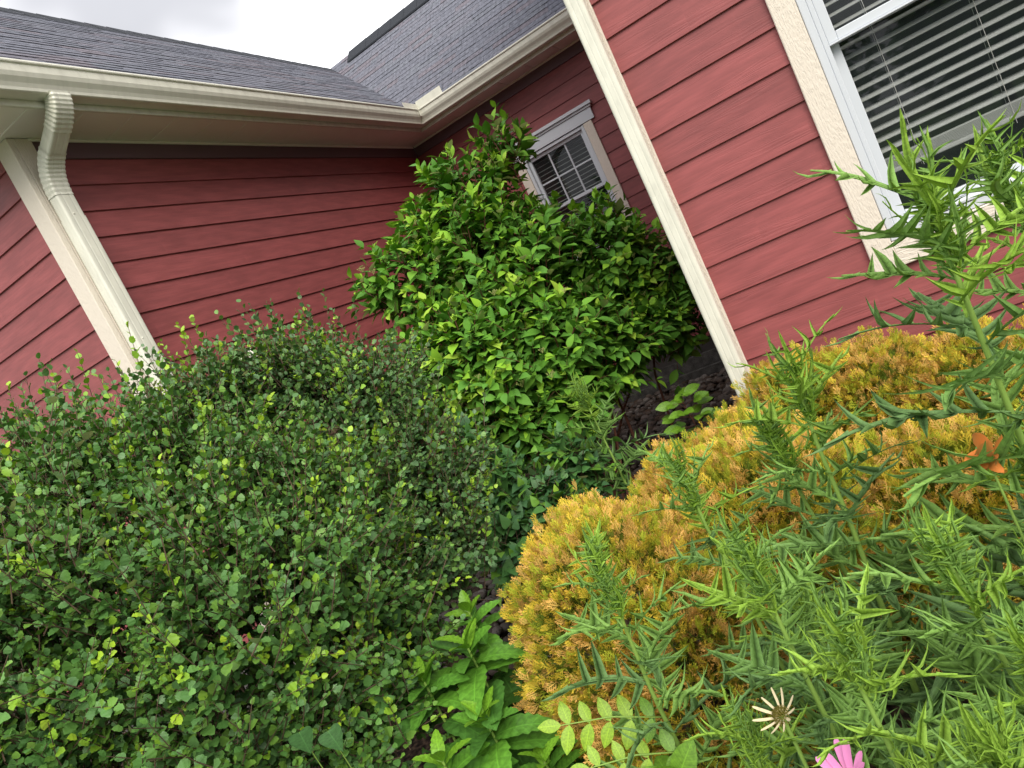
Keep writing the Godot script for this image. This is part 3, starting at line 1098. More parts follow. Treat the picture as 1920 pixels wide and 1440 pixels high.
func plant_crown(parent: Node, c: Dictionary, meshes: Array, palette: Array, rough: float, spec: float, singles: int, twig_mat: Material):
	# the leaves that show largest become parts of their own, the rest one part; all share the same meshes
	var cell := {}
	var xf: Array = c.xf
	var inv := cam_basis.orthonormalized().inverse()
	for i in xf.size():
		var q: Vector3 = inv * ((xf[i] as Transform3D).origin - Vector3(0, EYE, 0))
		if q.z > -0.15:
			continue
		var px := -q.x / q.z * 1278.0
		var py := -q.y / q.z * 1278.0
		if absf(px) > 965.0 or absf(py) > 725.0:
			continue
		var key := Vector2i(int(floor(px / 22.0)), int(floor(py / 22.0)))
		if not cell.has(key) or cell[key][0] > -q.z:
			cell[key] = [-q.z, i]
	var best := []
	for k in cell:
		var i: int = cell[k][1]
		best.append([(xf[i] as Transform3D).basis.x.length() / cell[k][0], i])
	best.sort_custom(func(a, b): return a[0] > b[0] if a[0] != b[0] else a[1] < b[1])
	var alone := {}
	for i in mini(singles, best.size()):
		alone[best[i][1]] = true
	var mats := []
	for p in palette:
		mats.append(leaf_mat(lin(p.r, p.g, p.b), rough, spec))
	var groups := []
	for m in meshes:
		groups.append([])
	for i in xf.size():
		var m := i % meshes.size()
		if alone.has(i):
			put(parent, "leaf", meshes[m], mats[c.pal[i]], xf[i])
		else:
			groups[m].append(i)
	for m in meshes.size():
		if groups[m].is_empty():
			continue
		var mm := MultiMesh.new()
		mm.transform_format = MultiMesh.TRANSFORM_3D
		mm.use_colors = true
		mm.mesh = meshes[m]
		mm.instance_count = groups[m].size()
		for k in groups[m].size():
			var i: int = groups[m][k]
			mm.set_instance_transform(k, xf[i])
			var p: Color = palette[c.pal[i]]
			var j := rng.randf_range(0.85, 1.15)
			mm.set_instance_color(k, Color(p.r * j, p.g * j, p.b * j))
		var o := MultiMeshInstance3D.new()
		o.name = "foliage"
		o.multimesh = mm
		var lm := leaf_mat(Color.WHITE, rough, spec)
		lm.vertex_color_use_as_albedo = true
		o.material_override = lm
		parent.add_child(o, true)
		o.set_meta("kind", "stuff")
	var t := put(parent, "twigs", (c.twigs as SurfaceTool).commit(), twig_mat)
	t.set_meta("kind", "stuff")


func stems(parent: Node, base: Vector3, blobs: Array, r: float, m: Material, spread := 0.12):
	for b in blobs:
		var e := Vector3(b[0], b[1], b[2])
		var s := base + Vector3(rng.randf_range(-spread, spread), -0.05, rng.randf_range(-spread, spread))
		var st := tool()
		var mid := s.lerp(e, 0.5) + Vector3(rng.randf_range(-0.08, 0.08), 0.10, rng.randf_range(-0.08, 0.08))
		tube(st, [s, s.lerp(mid, 0.5) + Vector3(0, 0.05, 0), mid, mid.lerp(e, 0.5) + Vector3(0, 0.02, 0), e], [r, r * 0.85, r * 0.7, r * 0.5, r * 0.3], 6)
		put(parent, "stem", st.commit(), m)


func build_plants():
	dogwood()
	hedges()
	vine()
	thujas()
	thistles()
	rosettes()
	sprigs()
	flowers()
	mirrored_trees()


func mirrored_trees():
	# the row of trees across the lawn behind the viewer; the window panes mirror it
	var lf := leaf_mesh([0.0, 0.25, 0.5, 0.8, 1.0], [0.05, 0.3, 0.36, 0.2, 0.0], 0.3, 0.25, 0.1)
	var lm := leaf_mat(Color.WHITE, 0.6, 0.3)
	lm.vertex_color_use_as_albedo = true
	for i in 7:
		var at := Vector3(-15.0 + 5.0 * i + rng.randf_range(-0.8, 0.8), 0, 14.0 + rng.randf_range(-1.2, 1.2))
		var t := thing("tree", "leafy tree across the lawn, mirrored dimly in the window panes", "tree", at, "trees across the lawn")
		var st := tool()
		tube(st, [Vector3(0, -0.1, 0), Vector3(0.05, 1.2, 0), Vector3(0, 3.0, 0.05)], [0.17, 0.13, 0.07], 8)
		put(t, "trunk", st.commit(), M.bark)
		var mm := MultiMesh.new()
		mm.transform_format = MultiMesh.TRANSFORM_3D
		mm.use_colors = true
		mm.mesh = lf
		mm.instance_count = 2600
		for k in 2600:
			var d := rand_dir()
			var p := Vector3(0, 2.7, 0) + d * Vector3(2.3, 2.1, 2.0) * pow(rng.randf(), 0.35) * (0.85 + 0.2 * sin(d.x * 5.0 + i) * cos(d.z * 4.0))
			mm.set_instance_transform(k, Transform3D(frame(rand_dir(), d + Vector3.UP, rng.randf_range(0.22, 0.38)), p))
			mm.set_instance_color(k, Color(0.05, 0.12, 0.025) * rng.randf_range(0.7, 1.4))
		var o := MultiMeshInstance3D.new()
		o.name = "crown"
		o.multimesh = mm
		o.material_override = lm
		t.add_child(o, true)
		o.set_meta("kind", "stuff")


func dogwood():
	var t := thing("dogwood_bush", "tall bright green dogwood bush in the corner, covering the small window", "bush")
	var c := crown(DOGWOOD, {"density": 190.0, "twig": [0.16, 0.30], "leaves": [3.0, 5.0], "size": [0.058, 0.128], "opposite": true, "out": 0.75, "rise": 0.75, "jitter": 0.5, "lift": -0.22, "face": 0.55, "thick": 1.5, "fresh": 0.18, "sag": 0.05, "lump": 0.38, "seed": 5, "tip": 0.35, "terminal": true, "inner": 0.6,
		"shoots": [[Vector3(-1.43, 2.54, -4.16), Vector3(0.12, 1, 0), 1.3], [Vector3(-1.54, 2.49, -4.13), Vector3(-0.3, 1, 0.1), 1.2], [Vector3(-2.02, 2.30, -3.85), Vector3(-0.3, 0.8, 0.2), 1.0], [Vector3(-1.82, 2.42, -4.0), Vector3(-0.2, 1, 0.1), 1.1], [Vector3(-2.42, 1.86, -3.42), Vector3(-0.8, 0.4, 0.2), 1.1], [Vector3(-0.90, 1.42, -4.25), Vector3(0.6, 0.7, 0.1), 1.1], [Vector3(-0.80, 0.92, -4.15), Vector3(0.9, 0.25, 0.2), 1.2], [Vector3(-1.36, 1.86, -4.2), Vector3(0.3, 0.9, 0), 1.2], [Vector3(-1.13, 1.78, -4.2), Vector3(0.3, 0.9, 0), 1.0]]})
	var ts := [0.0, 0.1, 0.25, 0.42, 0.6, 0.78, 0.9, 1.0]
	var meshes := [leaf_mesh(ts, [0.0, 0.12, 0.23, 0.28, 0.25, 0.15, 0.06, 0.0], 0.28, 0.30, 0.06), leaf_mesh(ts, [0.0, 0.11, 0.21, 0.26, 0.24, 0.16, 0.06, 0.0], 0.45, 0.15, 0.10), leaf_mesh(ts, [0.0, 0.13, 0.25, 0.30, 0.26, 0.15, 0.05, 0.0], 0.18, 0.45, 0.05)]
	plant_crown(t, c, meshes, [Color(0.080, 0.215, 0.025), Color(0.100, 0.255, 0.030), Color(0.125, 0.285, 0.030), Color(0.090, 0.235, 0.034), Color(0.20, 0.39, 0.03), Color(0.29, 0.45, 0.05)], 0.58, 0.28, 300, M.red_twig)
	stems(t, Vector3(-1.62, 0, -3.85), DOGWOOD, 0.010, M.red_twig, 0.35)
	# pale bud clusters at the twig ends
	var bud := bud_mesh()
	var bm := leaf_mat(lin(0.42, 0.46, 0.16), 0.7, 0.3)
	for i in 46:
		var b: Array = DOGWOOD[rng.randi() % DOGWOOD.size()]
		var d := (rand_dir() + Vector3(0.25, 0.7, 0.75)).normalized()
		put(t, "bud_cluster", bud, bm, Transform3D(frame(Vector3.UP + d * 0.4, d, rng.randf_range(0.025, 0.04)), Vector3(b[0], b[1], b[2]) + d * b[3] * 1.1))


func bud_mesh() -> ArrayMesh:
	var st := tool()
	for i in 14:
		var e := Vector3(rng.randf_range(-0.6, 0.6), rng.randf_range(-0.6, 0.6), rng.randf_range(0.5, 1.0))
		tube(st, [Vector3.ZERO, e], [0.03, 0.02], 3)
		tube(st, [e - Vector3(0, 0, 0.10), e, e + Vector3(0, 0, 0.12)], [0.03, 0.10, 0.02], 4)
	return st.commit()


func hedges():
	var ts := [0.0, 0.10, 0.24, 0.38, 0.50, 0.62, 0.76, 0.88, 1.0]
	var meshes := [leaf_mesh(ts, [0.02, 0.22, 0.40, 0.36, 0.46, 0.34, 0.34, 0.18, 0.0], 0.25, 0.12, 0.10), leaf_mesh(ts, [0.02, 0.25, 0.44, 0.40, 0.44, 0.38, 0.28, 0.16, 0.0], 0.10, 0.22, 0.16), leaf_mesh(ts, [0.02, 0.18, 0.36, 0.34, 0.42, 0.30, 0.32, 0.14, 0.0], 0.42, 0.05, 0.08)]
	var palette := [Color(0.068, 0.170, 0.038), Color(0.092, 0.212, 0.042), Color(0.128, 0.262, 0.040), Color(0.082, 0.182, 0.054), Color(0.19, 0.35, 0.028), Color(0.27, 0.42, 0.026)]
	var spec := {"density": 680.0, "twig": [0.10, 0.22], "leaves": [7.0, 11.0], "size": [0.017, 0.036], "opposite": false, "out": 0.8, "rise": 0.55, "jitter": 0.55, "lift": 0.05, "face": 0.7, "thick": 1.0, "fresh": 0.11, "fresh_long": 1.8, "lump": 0.46, "seed": 9, "tip": 0.04, "inner": 0.45}
	var near := thing("leafy_shrub", "large dark green shrub with small rounded leaves filling the lower left", "shrub", Vector3.ZERO, "rounded-leaf shrubs before the long wall")
	spec.shoots = shoots_over(HEDGE_NEAR, 110)
	plant_crown(near, crown(HEDGE_NEAR, spec), meshes, palette, 0.42, 0.4, 300, M.bark)
	stems(near, Vector3(-2.0, 0, -1.15), HEDGE_NEAR, 0.012, M.bark, 0.25)
	dead_heads(near, HEDGE_NEAR, 9)
	var far := thing("leafy_shrub", "smaller greyish green shrub with rounded leaves, between the big shrub and dogwood", "shrub", Vector3.ZERO, "rounded-leaf shrubs before the long wall")
	spec.shoots = shoots_over(HEDGE_FAR, 130)
	spec.seed = 14
	plant_crown(far, crown(HEDGE_FAR, spec), meshes, [Color(0.068, 0.158, 0.046), Color(0.090, 0.192, 0.052), Color(0.118, 0.232, 0.050), Color(0.088, 0.172, 0.070), Color(0.18, 0.34, 0.032), Color(0.26, 0.41, 0.028)], 0.42, 0.4, 300, M.bark)
	stems(far, Vector3(-1.85, 0, -2.0), HEDGE_FAR, 0.011, M.bark, 0.2)
	dead_heads(far, HEDGE_FAR, 4)


func shoots_over(blobs: Array, n: int) -> Array:
	# long young shoots that stand out of the top of a shrub
	var out := []
	for i in n:
		var b: Array = blobs[rng.randi() % blobs.size()]
		var d := Vector3(rng.randf_range(-0.7, 0.7), rng.randf_range(0.5, 1.0), rng.randf_range(-0.7, 0.7)).normalized()
		out.append([Vector3(b[0], b[1], b[2]) + d * (b[3] + 0.04), (d * 0.6 + Vector3.UP * 1.1 + rand_dir() * 0.3), rng.randf_range(1.0, 2.0)])
	return out


func dead_heads(parent: Node, blobs: Array, n: int):
	# dry brown seed heads left from last year
	var st := tool()
	for i in 26:
		var e := Vector3(rng.randf_range(-1, 1), rng.randf_range(-0.8, 0.8), rng.randf_range(0.2, 1.2))
		tube(st, [Vector3.ZERO, e * 0.6 + rand_dir() * 0.15, e], [0.03, 0.025, 0.02], 3)
		tube(st, [e - Vector3(0.05, 0, 0), e, e + Vector3(0.05, 0.04, 0)], [0.03, 0.09, 0.02], 4)
	var m := st.commit()
	var dm := mat(lin(0.10, 0.065, 0.045), 0.9, 0.2)
	for i in n:
		var b: Array = blobs[rng.randi() % blobs.size()]
		var d := (rand_dir() * 0.7 + Vector3(0.7, 0.5, 0.5)).normalized()
		put(parent, "seed_head", m, dm, Transform3D(frame(d, Vector3.UP, rng.randf_range(0.018, 0.032)), Vector3(b[0], b[1], b[2]) + d * b[3] * 1.05))


func vine():
	var t := thing("leafy_vine", "low tangle of heart-leaved vine under the dogwood, behind the golden shrubs", "vine")
	var ts := [0.0, 0.06, 0.2, 0.38, 0.58, 0.78, 0.92, 1.0]
	var meshes := [leaf_mesh(ts, [0.05, 0.26, 0.38, 0.38, 0.28, 0.15, 0.05, 0.0], 0.15, 0.25, 0.05, 0.25), leaf_mesh(ts, [0.05, 0.22, 0.34, 0.34, 0.26, 0.14, 0.05, 0.0], 0.3, 0.15, 0.08, 0.2)]
	var c := crown(VINE, {"density": 420.0, "twig": [0.12, 0.26], "leaves": [3.0, 5.0], "size": [0.05, 0.095], "opposite": false, "out": 0.8, "rise": 0.4, "jitter": 0.6, "lift": -0.1, "face": 0.7, "thick": 1.0, "fresh": 0.12, "seed": 25, "inner": 0.4, "ys": 1.4})
	plant_crown(t, c, meshes, [Color(0.050, 0.140, 0.036), Color(0.062, 0.170, 0.042), Color(0.075, 0.195, 0.045), Color(0.058, 0.150, 0.055), Color(0.13, 0.29, 0.035), Color(0.24, 0.40, 0.04)], 0.5, 0.4, 160, M.bark)
	stems(t, Vector3(-1.7, 0, -2.75), VINE, 0.006, M.bark, 0.15)


func spray_mesh(seed: int) -> ArrayMesh:
	# flat fan of thuja scale-leaf branchlets, length 1 along +z
	var st := tool()
	var r := RandomNumberGenerator.new()
	r.seed = seed
	var old := Color(0.62, 0.85, 0.7)
	var blade := func(a: Vector3, b: Vector3, w: float, c0: Color, c1: Color):
		var side := (b - a).cross(Vector3.UP).normalized() * w
		var m := a.lerp(b, 0.55)
		var lift := Vector3(0, w * 0.7, 0)
		for f in [[a, m + side, m + lift], [a, m + lift, m - side], [m + side, b, m + lift], [m + lift, b, m - side]]:
			for v in f:
				var k := (v as Vector3).distance_to(a) / maxf(a.distance_to(b), 1e-4)
				st.set_color(c0.lerp(c1, clampf(k, 0, 1)))
				st.add_vertex(v)
	blade.call(Vector3.ZERO, Vector3(0, 0.04, 1.0), 0.045, old, Color.WHITE)
	for i in 9:
		var t := 0.12 + 0.09 * i
		var s := 1.0 if i % 2 == 0 else -1.0
		var a := Vector3(0, 0.02, t)
		var l := r.randf_range(0.35, 0.60) * (1.15 - 0.7 * t)
		var b := a + Vector3(s * l * 0.75, r.randf_range(-0.08, 0.16), l * 0.8)
		blade.call(a, b, 0.040, old, Color.WHITE)
		var a2 := a.lerp(b, 0.45)
		blade.call(a2, a2 + Vector3(s * l * 0.1, r.randf_range(-0.05, 0.15), l * 0.55), 0.032, old.lerp(Color.WHITE, 0.5), Color(1.05, 0.98, 1.0))
	st.generate_normals()
	return st.commit()


func thujas():
	var meshes := [spray_mesh(3), spray_mesh(4), spray_mesh(5)]
	var list := [
		["golden thuja with orange tips, largest and nearest of the row, left of the thistles", [[-0.86, 0.53, -1.66, 0.31], [-0.98, 0.66, -1.92, 0.15], [-0.72, 0.42, -1.60, 0.30]]],
		["golden thuja next behind the nearest one, before the bare stony bed", [[-0.72, 0.47, -2.30, 0.26], [-0.50, 0.54, -2.3, 0.25]]],
		["golden thuja against the red wall at the foot of the right downspout", [[-0.30, 0.51, -2.80, 0.29], [-0.02, 0.52, -2.74, 0.26]]],
		["golden thuja against the red wall under the large window", [[0.24, 0.46, -2.62, 0.27], [0.5, 0.45, -2.5, 0.27]]],
		["golden thuja half hidden behind the thistles, middle of the front row", [[-0.41, 0.50, -1.92, 0.32]]],
		["golden thuja behind the tall thistle stems at the right edge", [[0.0, 0.42, -1.96, 0.28], [0.3, 0.40, -1.9, 0.27]]],
	]
	var patch := noise(3.0, 91, 3)
	for g in list:
		var t := thing("golden_thuja", g[0], "shrub", Vector3.ZERO, "golden thuja shrubs along the wall")
		var xs := [[], [], []]
		var cs := [[], [], []]
		for b in g[1]:
			var c := Vector3(b[0], b[1], b[2])
			var r: float = b[3]
			var n := int(4.0 * PI * r * r * 9500.0)
			for i in n:
				var dir := rand_dir()
				if dir.y < -0.75:
					continue
				var bump := 1.0 + 0.30 * patch.get_noise_3dv((c + dir * r) * 2.6) + 0.16 * patch.get_noise_3dv((c + dir * r) * 7.0)
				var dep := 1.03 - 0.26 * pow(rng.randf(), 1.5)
				var p := c + dir * r * bump * dep * Vector3(1, 1.15, 1)
				var skip := false
				for o in g[1]:
					if o != b and ((p - Vector3(o[0], o[1], o[2])) / Vector3(1, 1.15, 1)).length() < o[3] * 0.8:
						skip = true
				if skip:
					continue
				var d := (dir + Vector3.UP * 0.45 + rand_dir() * 0.55).normalized()
				var k := i % 3
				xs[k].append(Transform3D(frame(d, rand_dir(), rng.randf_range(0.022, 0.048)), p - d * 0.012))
				# new growth is orange and gold, older scale leaves further in are green
				var v := patch.get_noise_3dv(p * 3.5) + rng.randf_range(-0.35, 0.35)
				var col := Color(0.69, 0.48, 0.055)
				if v > 0.10:
					col = Color(0.76, 0.44, 0.125)
				elif v < -0.2:
					col = Color(0.44, 0.44, 0.040)
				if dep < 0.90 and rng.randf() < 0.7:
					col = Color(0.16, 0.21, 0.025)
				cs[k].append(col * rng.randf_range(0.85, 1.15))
		for k in 3:
			var mm := MultiMesh.new()
			mm.transform_format = MultiMesh.TRANSFORM_3D
			mm.use_colors = true
			mm.mesh = meshes[k]
			mm.instance_count = xs[k].size()
			for i in xs[k].size():
				mm.set_instance_transform(i, xs[k][i])
				mm.set_instance_color(i, cs[k][i])
			var o := MultiMeshInstance3D.new()
			o.name = "foliage"
			o.multimesh = mm
			o.material_override = M.thuja
			t.add_child(o, true)
			o.set_meta("kind", "stuff")
		stems(t, Vector3(g[1][0][0], 0, g[1][0][2]), g[1], 0.02, M.bark, 0.05)


func thistle_leaf(seed: int, lobes: int, thin: float) -> ArrayMesh:
	# deeply cut leaf: winged midrib with pairs of spear lobes, length 1 along +z
	var st := tool()
	var r := RandomNumberGenerator.new()
	r.seed = seed
	var rib := Color(1.75, 1.5, 1.5)
	var green := Color(1, 1, 1)
	var spine := Color(2.6, 1.5, 1.6)
	var at := func(t: float) -> Vector3: return Vector3(0.05 * sin(t * 4.0 + seed), 0.14 * t - (0.16 + 0.06 * (seed % 4)) * t * t, t)
	var lance := func(a: Vector3, b: Vector3, w: float, up: Vector3):
		var d := b - a
		var side := d.cross(up).normalized()
		var sag := -up * d.length() * r.randf_range(-0.05, 0.22)
		var pts := [[0.0, 1.1], [0.2, 0.95], [0.5, 0.72], [0.8, 0.28], [1.0, 0.0]]
		for i in pts.size() - 1:
			var t0: float = pts[i][0]
			var t1: float = pts[i + 1][0]
			var c0: Vector3 = a + d * t0 + sag * sin(t0 * PI)
			var c1: Vector3 = a + d * t1 + sag * sin(t1 * PI)
			for s in [-1.0, 1.0]:
				var e0: Vector3 = c0 + side * s * w * pts[i][1] + up * w * 0.45 * pts[i][1]
				var e1: Vector3 = c1 + side * s * w * pts[i + 1][1] + up * w * 0.45 * pts[i + 1][1]
				for q in [[c0, rib.lerp(green, t0)], [e0, green], [e1, green], [c0, rib.lerp(green, t0)], [e1, spine if i == 3 else green], [c1, rib.lerp(green, t1) if i < 3 else spine]]:
					st.set_color(q[1])
					st.add_vertex(q[0])
	# midrib with narrow wings
	for i in 8:
		var t0 := i / 8.0
		var t1 := (i + 1) / 8.0
		var p0: Vector3 = at.call(t0)
		var p1: Vector3 = at.call(t1)
		var w0 := 0.012 + 0.035 * sin(t0 * PI)
		var w1 := 0.012 + 0.035 * sin(t1 * PI)
		for s in [-1.0, 1.0]:
			var e0 := p0 + Vector3(s * w0, 0.012, 0)
			var e1 := p1 + Vector3(s * w1, 0.012, 0)
			for q in [[p0, rib], [e0, green], [e1, green], [p0, rib], [e1, green], [p1, rib]]:
				st.set_color(q[1])
				st.add_vertex(q[0])
	# pale raised midrib
	for i in 8:
		var r0: Vector3 = at.call(i / 8.0) + Vector3(0, 0.004, 0)
		var r1: Vector3 = at.call((i + 1) / 8.0) + Vector3(0, 0.004, 0)
		var w0 := 0.011 * (1.0 - i / 9.0)
		var w1 := 0.011 * (1.0 - (i + 1) / 9.0)
		for q in [r0 - Vector3(w0, 0, 0), r0 + Vector3(w0, 0, 0), r1 + Vector3(w1, 0, 0), r0 - Vector3(w0, 0, 0), r1 + Vector3(w1, 0, 0), r1 - Vector3(w1, 0, 0)]:
			st.set_color(Color(2.6, 2.0, 2.4))
			st.add_vertex(q)
	for i in lobes:
		var t := 0.12 + 0.74 * i / lobes
		for s in [-1.0, 1.0]:
			var a: Vector3 = at.call(t + r.randf_range(-0.03, 0.03))
			var l := (0.20 + 0.20 * sin((t + 0.1) * PI * 0.8)) * r.randf_range(0.65, 1.3)
			var d := Vector3(s * r.randf_range(0.75, 1.0), r.randf_range(-0.1, 0.9), r.randf_range(0.15, 0.75)).normalized()
			lance.call(a, a + d * l, thin * l, Vector3.UP)
			if r.randf() < 0.3:
				var d2 := Vector3(s * r.randf_range(0.6, 1.0), r.randf_range(-0.6, 0.1), r.randf_range(-0.1, 0.5)).normalized()
				lance.call(a, a + d2 * l * 0.6, thin * l * 0.7, Vector3.UP)
	var te: Vector3 = at.call(0.84)
	var tip: Vector3 = at.call(1.0)
	lance.call(te, tip + (tip - te) * 0.9, thin * 0.34, Vector3.UP)
	st.generate_normals()
	return st.commit()


func thistle(called: String, label: String, tip: Vector3, leaf_len: float, n: int, meshes: Array, tops: Array, lean: Vector3, bottom := 0.0, group := "spiny thistle plants in the foreground", mats := []):
	var base := Vector3(tip.x, 0, tip.z) + lean
	var t := thing(called, label, "thistle", base, group)
	var rel := tip - base
	var H := rel.y
	var path := []
	var radii := []
	for i in 9:
		var k := i / 8.0
		path.append(Vector3(rel.x * k * k, H * k, rel.z * k * k) + Vector3(rng.randf_range(-1, 1), 0, rng.randf_range(-1, 1)) * 0.006)
		radii.append(lerpf(0.0085, 0.003, k) * clampf(leaf_len / 0.2, 0.6, 1.1))
	var st := tool()
	tube(st, path, radii, 7)
	put(t, "stem", st.commit(), M.thistle_stem)
	var a := rng.randf() * TAU
	if mats.is_empty():
		mats = M.thistle
	for i in n:
		var k := bottom + (1.0 - bottom) * pow(float(i) / n, 0.85)
		a += 2.4 + rng.randf_range(-0.3, 0.3)
		var q := Vector3(rel.x * k * k, H * k, rel.z * k * k)
		var s := leaf_len * lerpf(1.1, 0.55, pow(k, 3.0)) * rng.randf_range(0.8, 1.15)
		var rise := lerpf(0.15, 0.9, pow(k, 4.0)) + rng.randf_range(-0.15, 0.2)
		var d := Vector3(cos(a), rise, sin(a)).normalized()
		var mt: Material = mats[rng.randi() % 3] if k < 0.85 else mats[(rng.randi() % 2) * 3]
		if k < 0.6 and rng.randf() < 0.05:
			mt = mats[4]
		put(t, "leaf", meshes[rng.randi() % meshes.size()], mt, Transform3D(frame(d, (Vector3.UP + rand_dir() * 0.3), s), q))
	# the crown of narrow young leaves round the growing tip
	for i in 22:
		a += 2.4
		var spread := rng.randf_range(0.15, 0.85)
		var d := Vector3(cos(a) * spread, 1.0, sin(a) * spread).normalized()
		var k := 1.0 - rng.randf() * 0.10
		put(t, "leaf", tops[rng.randi() % tops.size()], mats[3 if rng.randf() < 0.6 else 0], Transform3D(frame(d, Vector3(cos(a), 0.3, sin(a)), leaf_len * rng.randf_range(0.28, 0.5)), Vector3(rel.x * k * k, H * k, rel.z * k * k)))
	return t


func thistles():
	var meshes := []
	for s in 5:
		meshes.append(thistle_leaf(s + 1, 4 + s % 2, 0.115))
	var tops := [thistle_leaf(21, 3, 0.10), thistle_leaf(22, 2, 0.10), thistle_leaf(23, 4, 0.10)]
	var list := [
		["tallest thistle, its bright tip before the large window's lower corner", Vector3(0.135, 1.44, -1.15), 0.26, 30, 0.4],
		["thistle with its tip just right of the tallest one, before the window", Vector3(0.26, 1.41, -1.38), 0.22, 26, 0.45],
		["thistle whose tip stands before the golden thuja at the downspout's foot", Vector3(-0.14, 1.22, -1.30), 0.21, 28, 0.3],
		["thistle second from the downspout, lower tip between two taller neighbours", Vector3(-0.23, 1.09, -1.35), 0.20, 26, 0.3],
		["thistle with upright tip before the second golden thuja", Vector3(-0.42, 1.09, -1.31), 0.19, 26, 0.3],
		["leftmost foreground thistle, its tip before the nearest golden thuja", Vector3(-0.53, 1.06, -1.02), 0.19, 26, 0.3],
		["thistle rising right of the leftmost foreground one", Vector3(-0.26, 1.07, -0.93), 0.19, 26, 0.3],
		["thistle with bright yellow-green tip above the pink flower", Vector3(-0.15, 1.03, -0.76), 0.18, 26, 0.3],
		["thistle at the bottom right corner with yellow-green tip", Vector3(-0.04, 0.92, -0.69), 0.19, 26, 0.3],
		["dark thistle in the middle of the clump on the right", Vector3(-0.02, 1.0, -0.93), 0.20, 26, 0.3],
		["thistle at the right edge below the tallest one", Vector3(0.15, 0.98, -1.2), 0.21, 28, 0.3],
		["low thistle with a star of pale leaves left of the pink flower", Vector3(-0.34, 0.84, -0.86), 0.17, 22, 0.3],
		["low thistle star between the pink flower and the bottom corner", Vector3(-0.11, 0.86, -0.70), 0.16, 22, 0.35],
		["thistle half way between the withered orange flower and the bottom corner", Vector3(0.03, 0.94, -0.80), 0.17, 24, 0.35],
		["short thistle before the middle golden thuja, under the taller tips", Vector3(-0.26, 0.92, -1.08), 0.18, 24, 0.3],
		["short thistle at the right edge below the withered orange flower", Vector3(0.10, 0.90, -1.02), 0.18, 24, 0.35],
		["thistle in the lower right behind the bottom corner one", Vector3(0.10, 0.9, -0.88), 0.20, 26, 0.3],
	]
	for l in list:
		thistle("thistle", l[0], l[1], l[2], l[3], meshes, tops, Vector3(rng.randf_range(-0.04, 0.08), 0, rng.randf_range(-0.04, 0.06)), l[4])
	thistle("thistle", "grey-green thistle growing alone at the edge of the stony bed", Vector3(-1.22, 0.98, -2.96), 0.27, 22, meshes, tops, Vector3(0.03, 0, 0.04), 0.2, "spiny thistle plants in the foreground")


func vein_texture(pairs: int) -> ImageTexture:
	var im := Image.create(128, 256, false, Image.FORMAT_RGB8)
	var n := noise(0.03, 101, 3)
	for y in 256:
		for x in 128:
			var u := absf(x / 127.0 - 0.5) * 2.0
			var t := y / 255.0
			var v := 0.86 + 0.14 * n.get_noise_2d(x, y)
			v += 0.30 * smoothstep(0.07, 0.0, u)
			var f := fposmod((t - u * 0.16) * pairs, 1.0)
			v += 0.08 * smoothstep(0.10, 0.0, absf(f - 0.5)) * (1.0 - u * 0.6)
			v -= 0.05 * smoothstep(0.25, 0.0, absf(f - 0.75))
			im.set_pixel(x, y, Color(clampf(v, 0, 1) * 0.98, clampf(v, 0, 1), clampf(v, 0, 1) * 0.92))
	return tex(im)


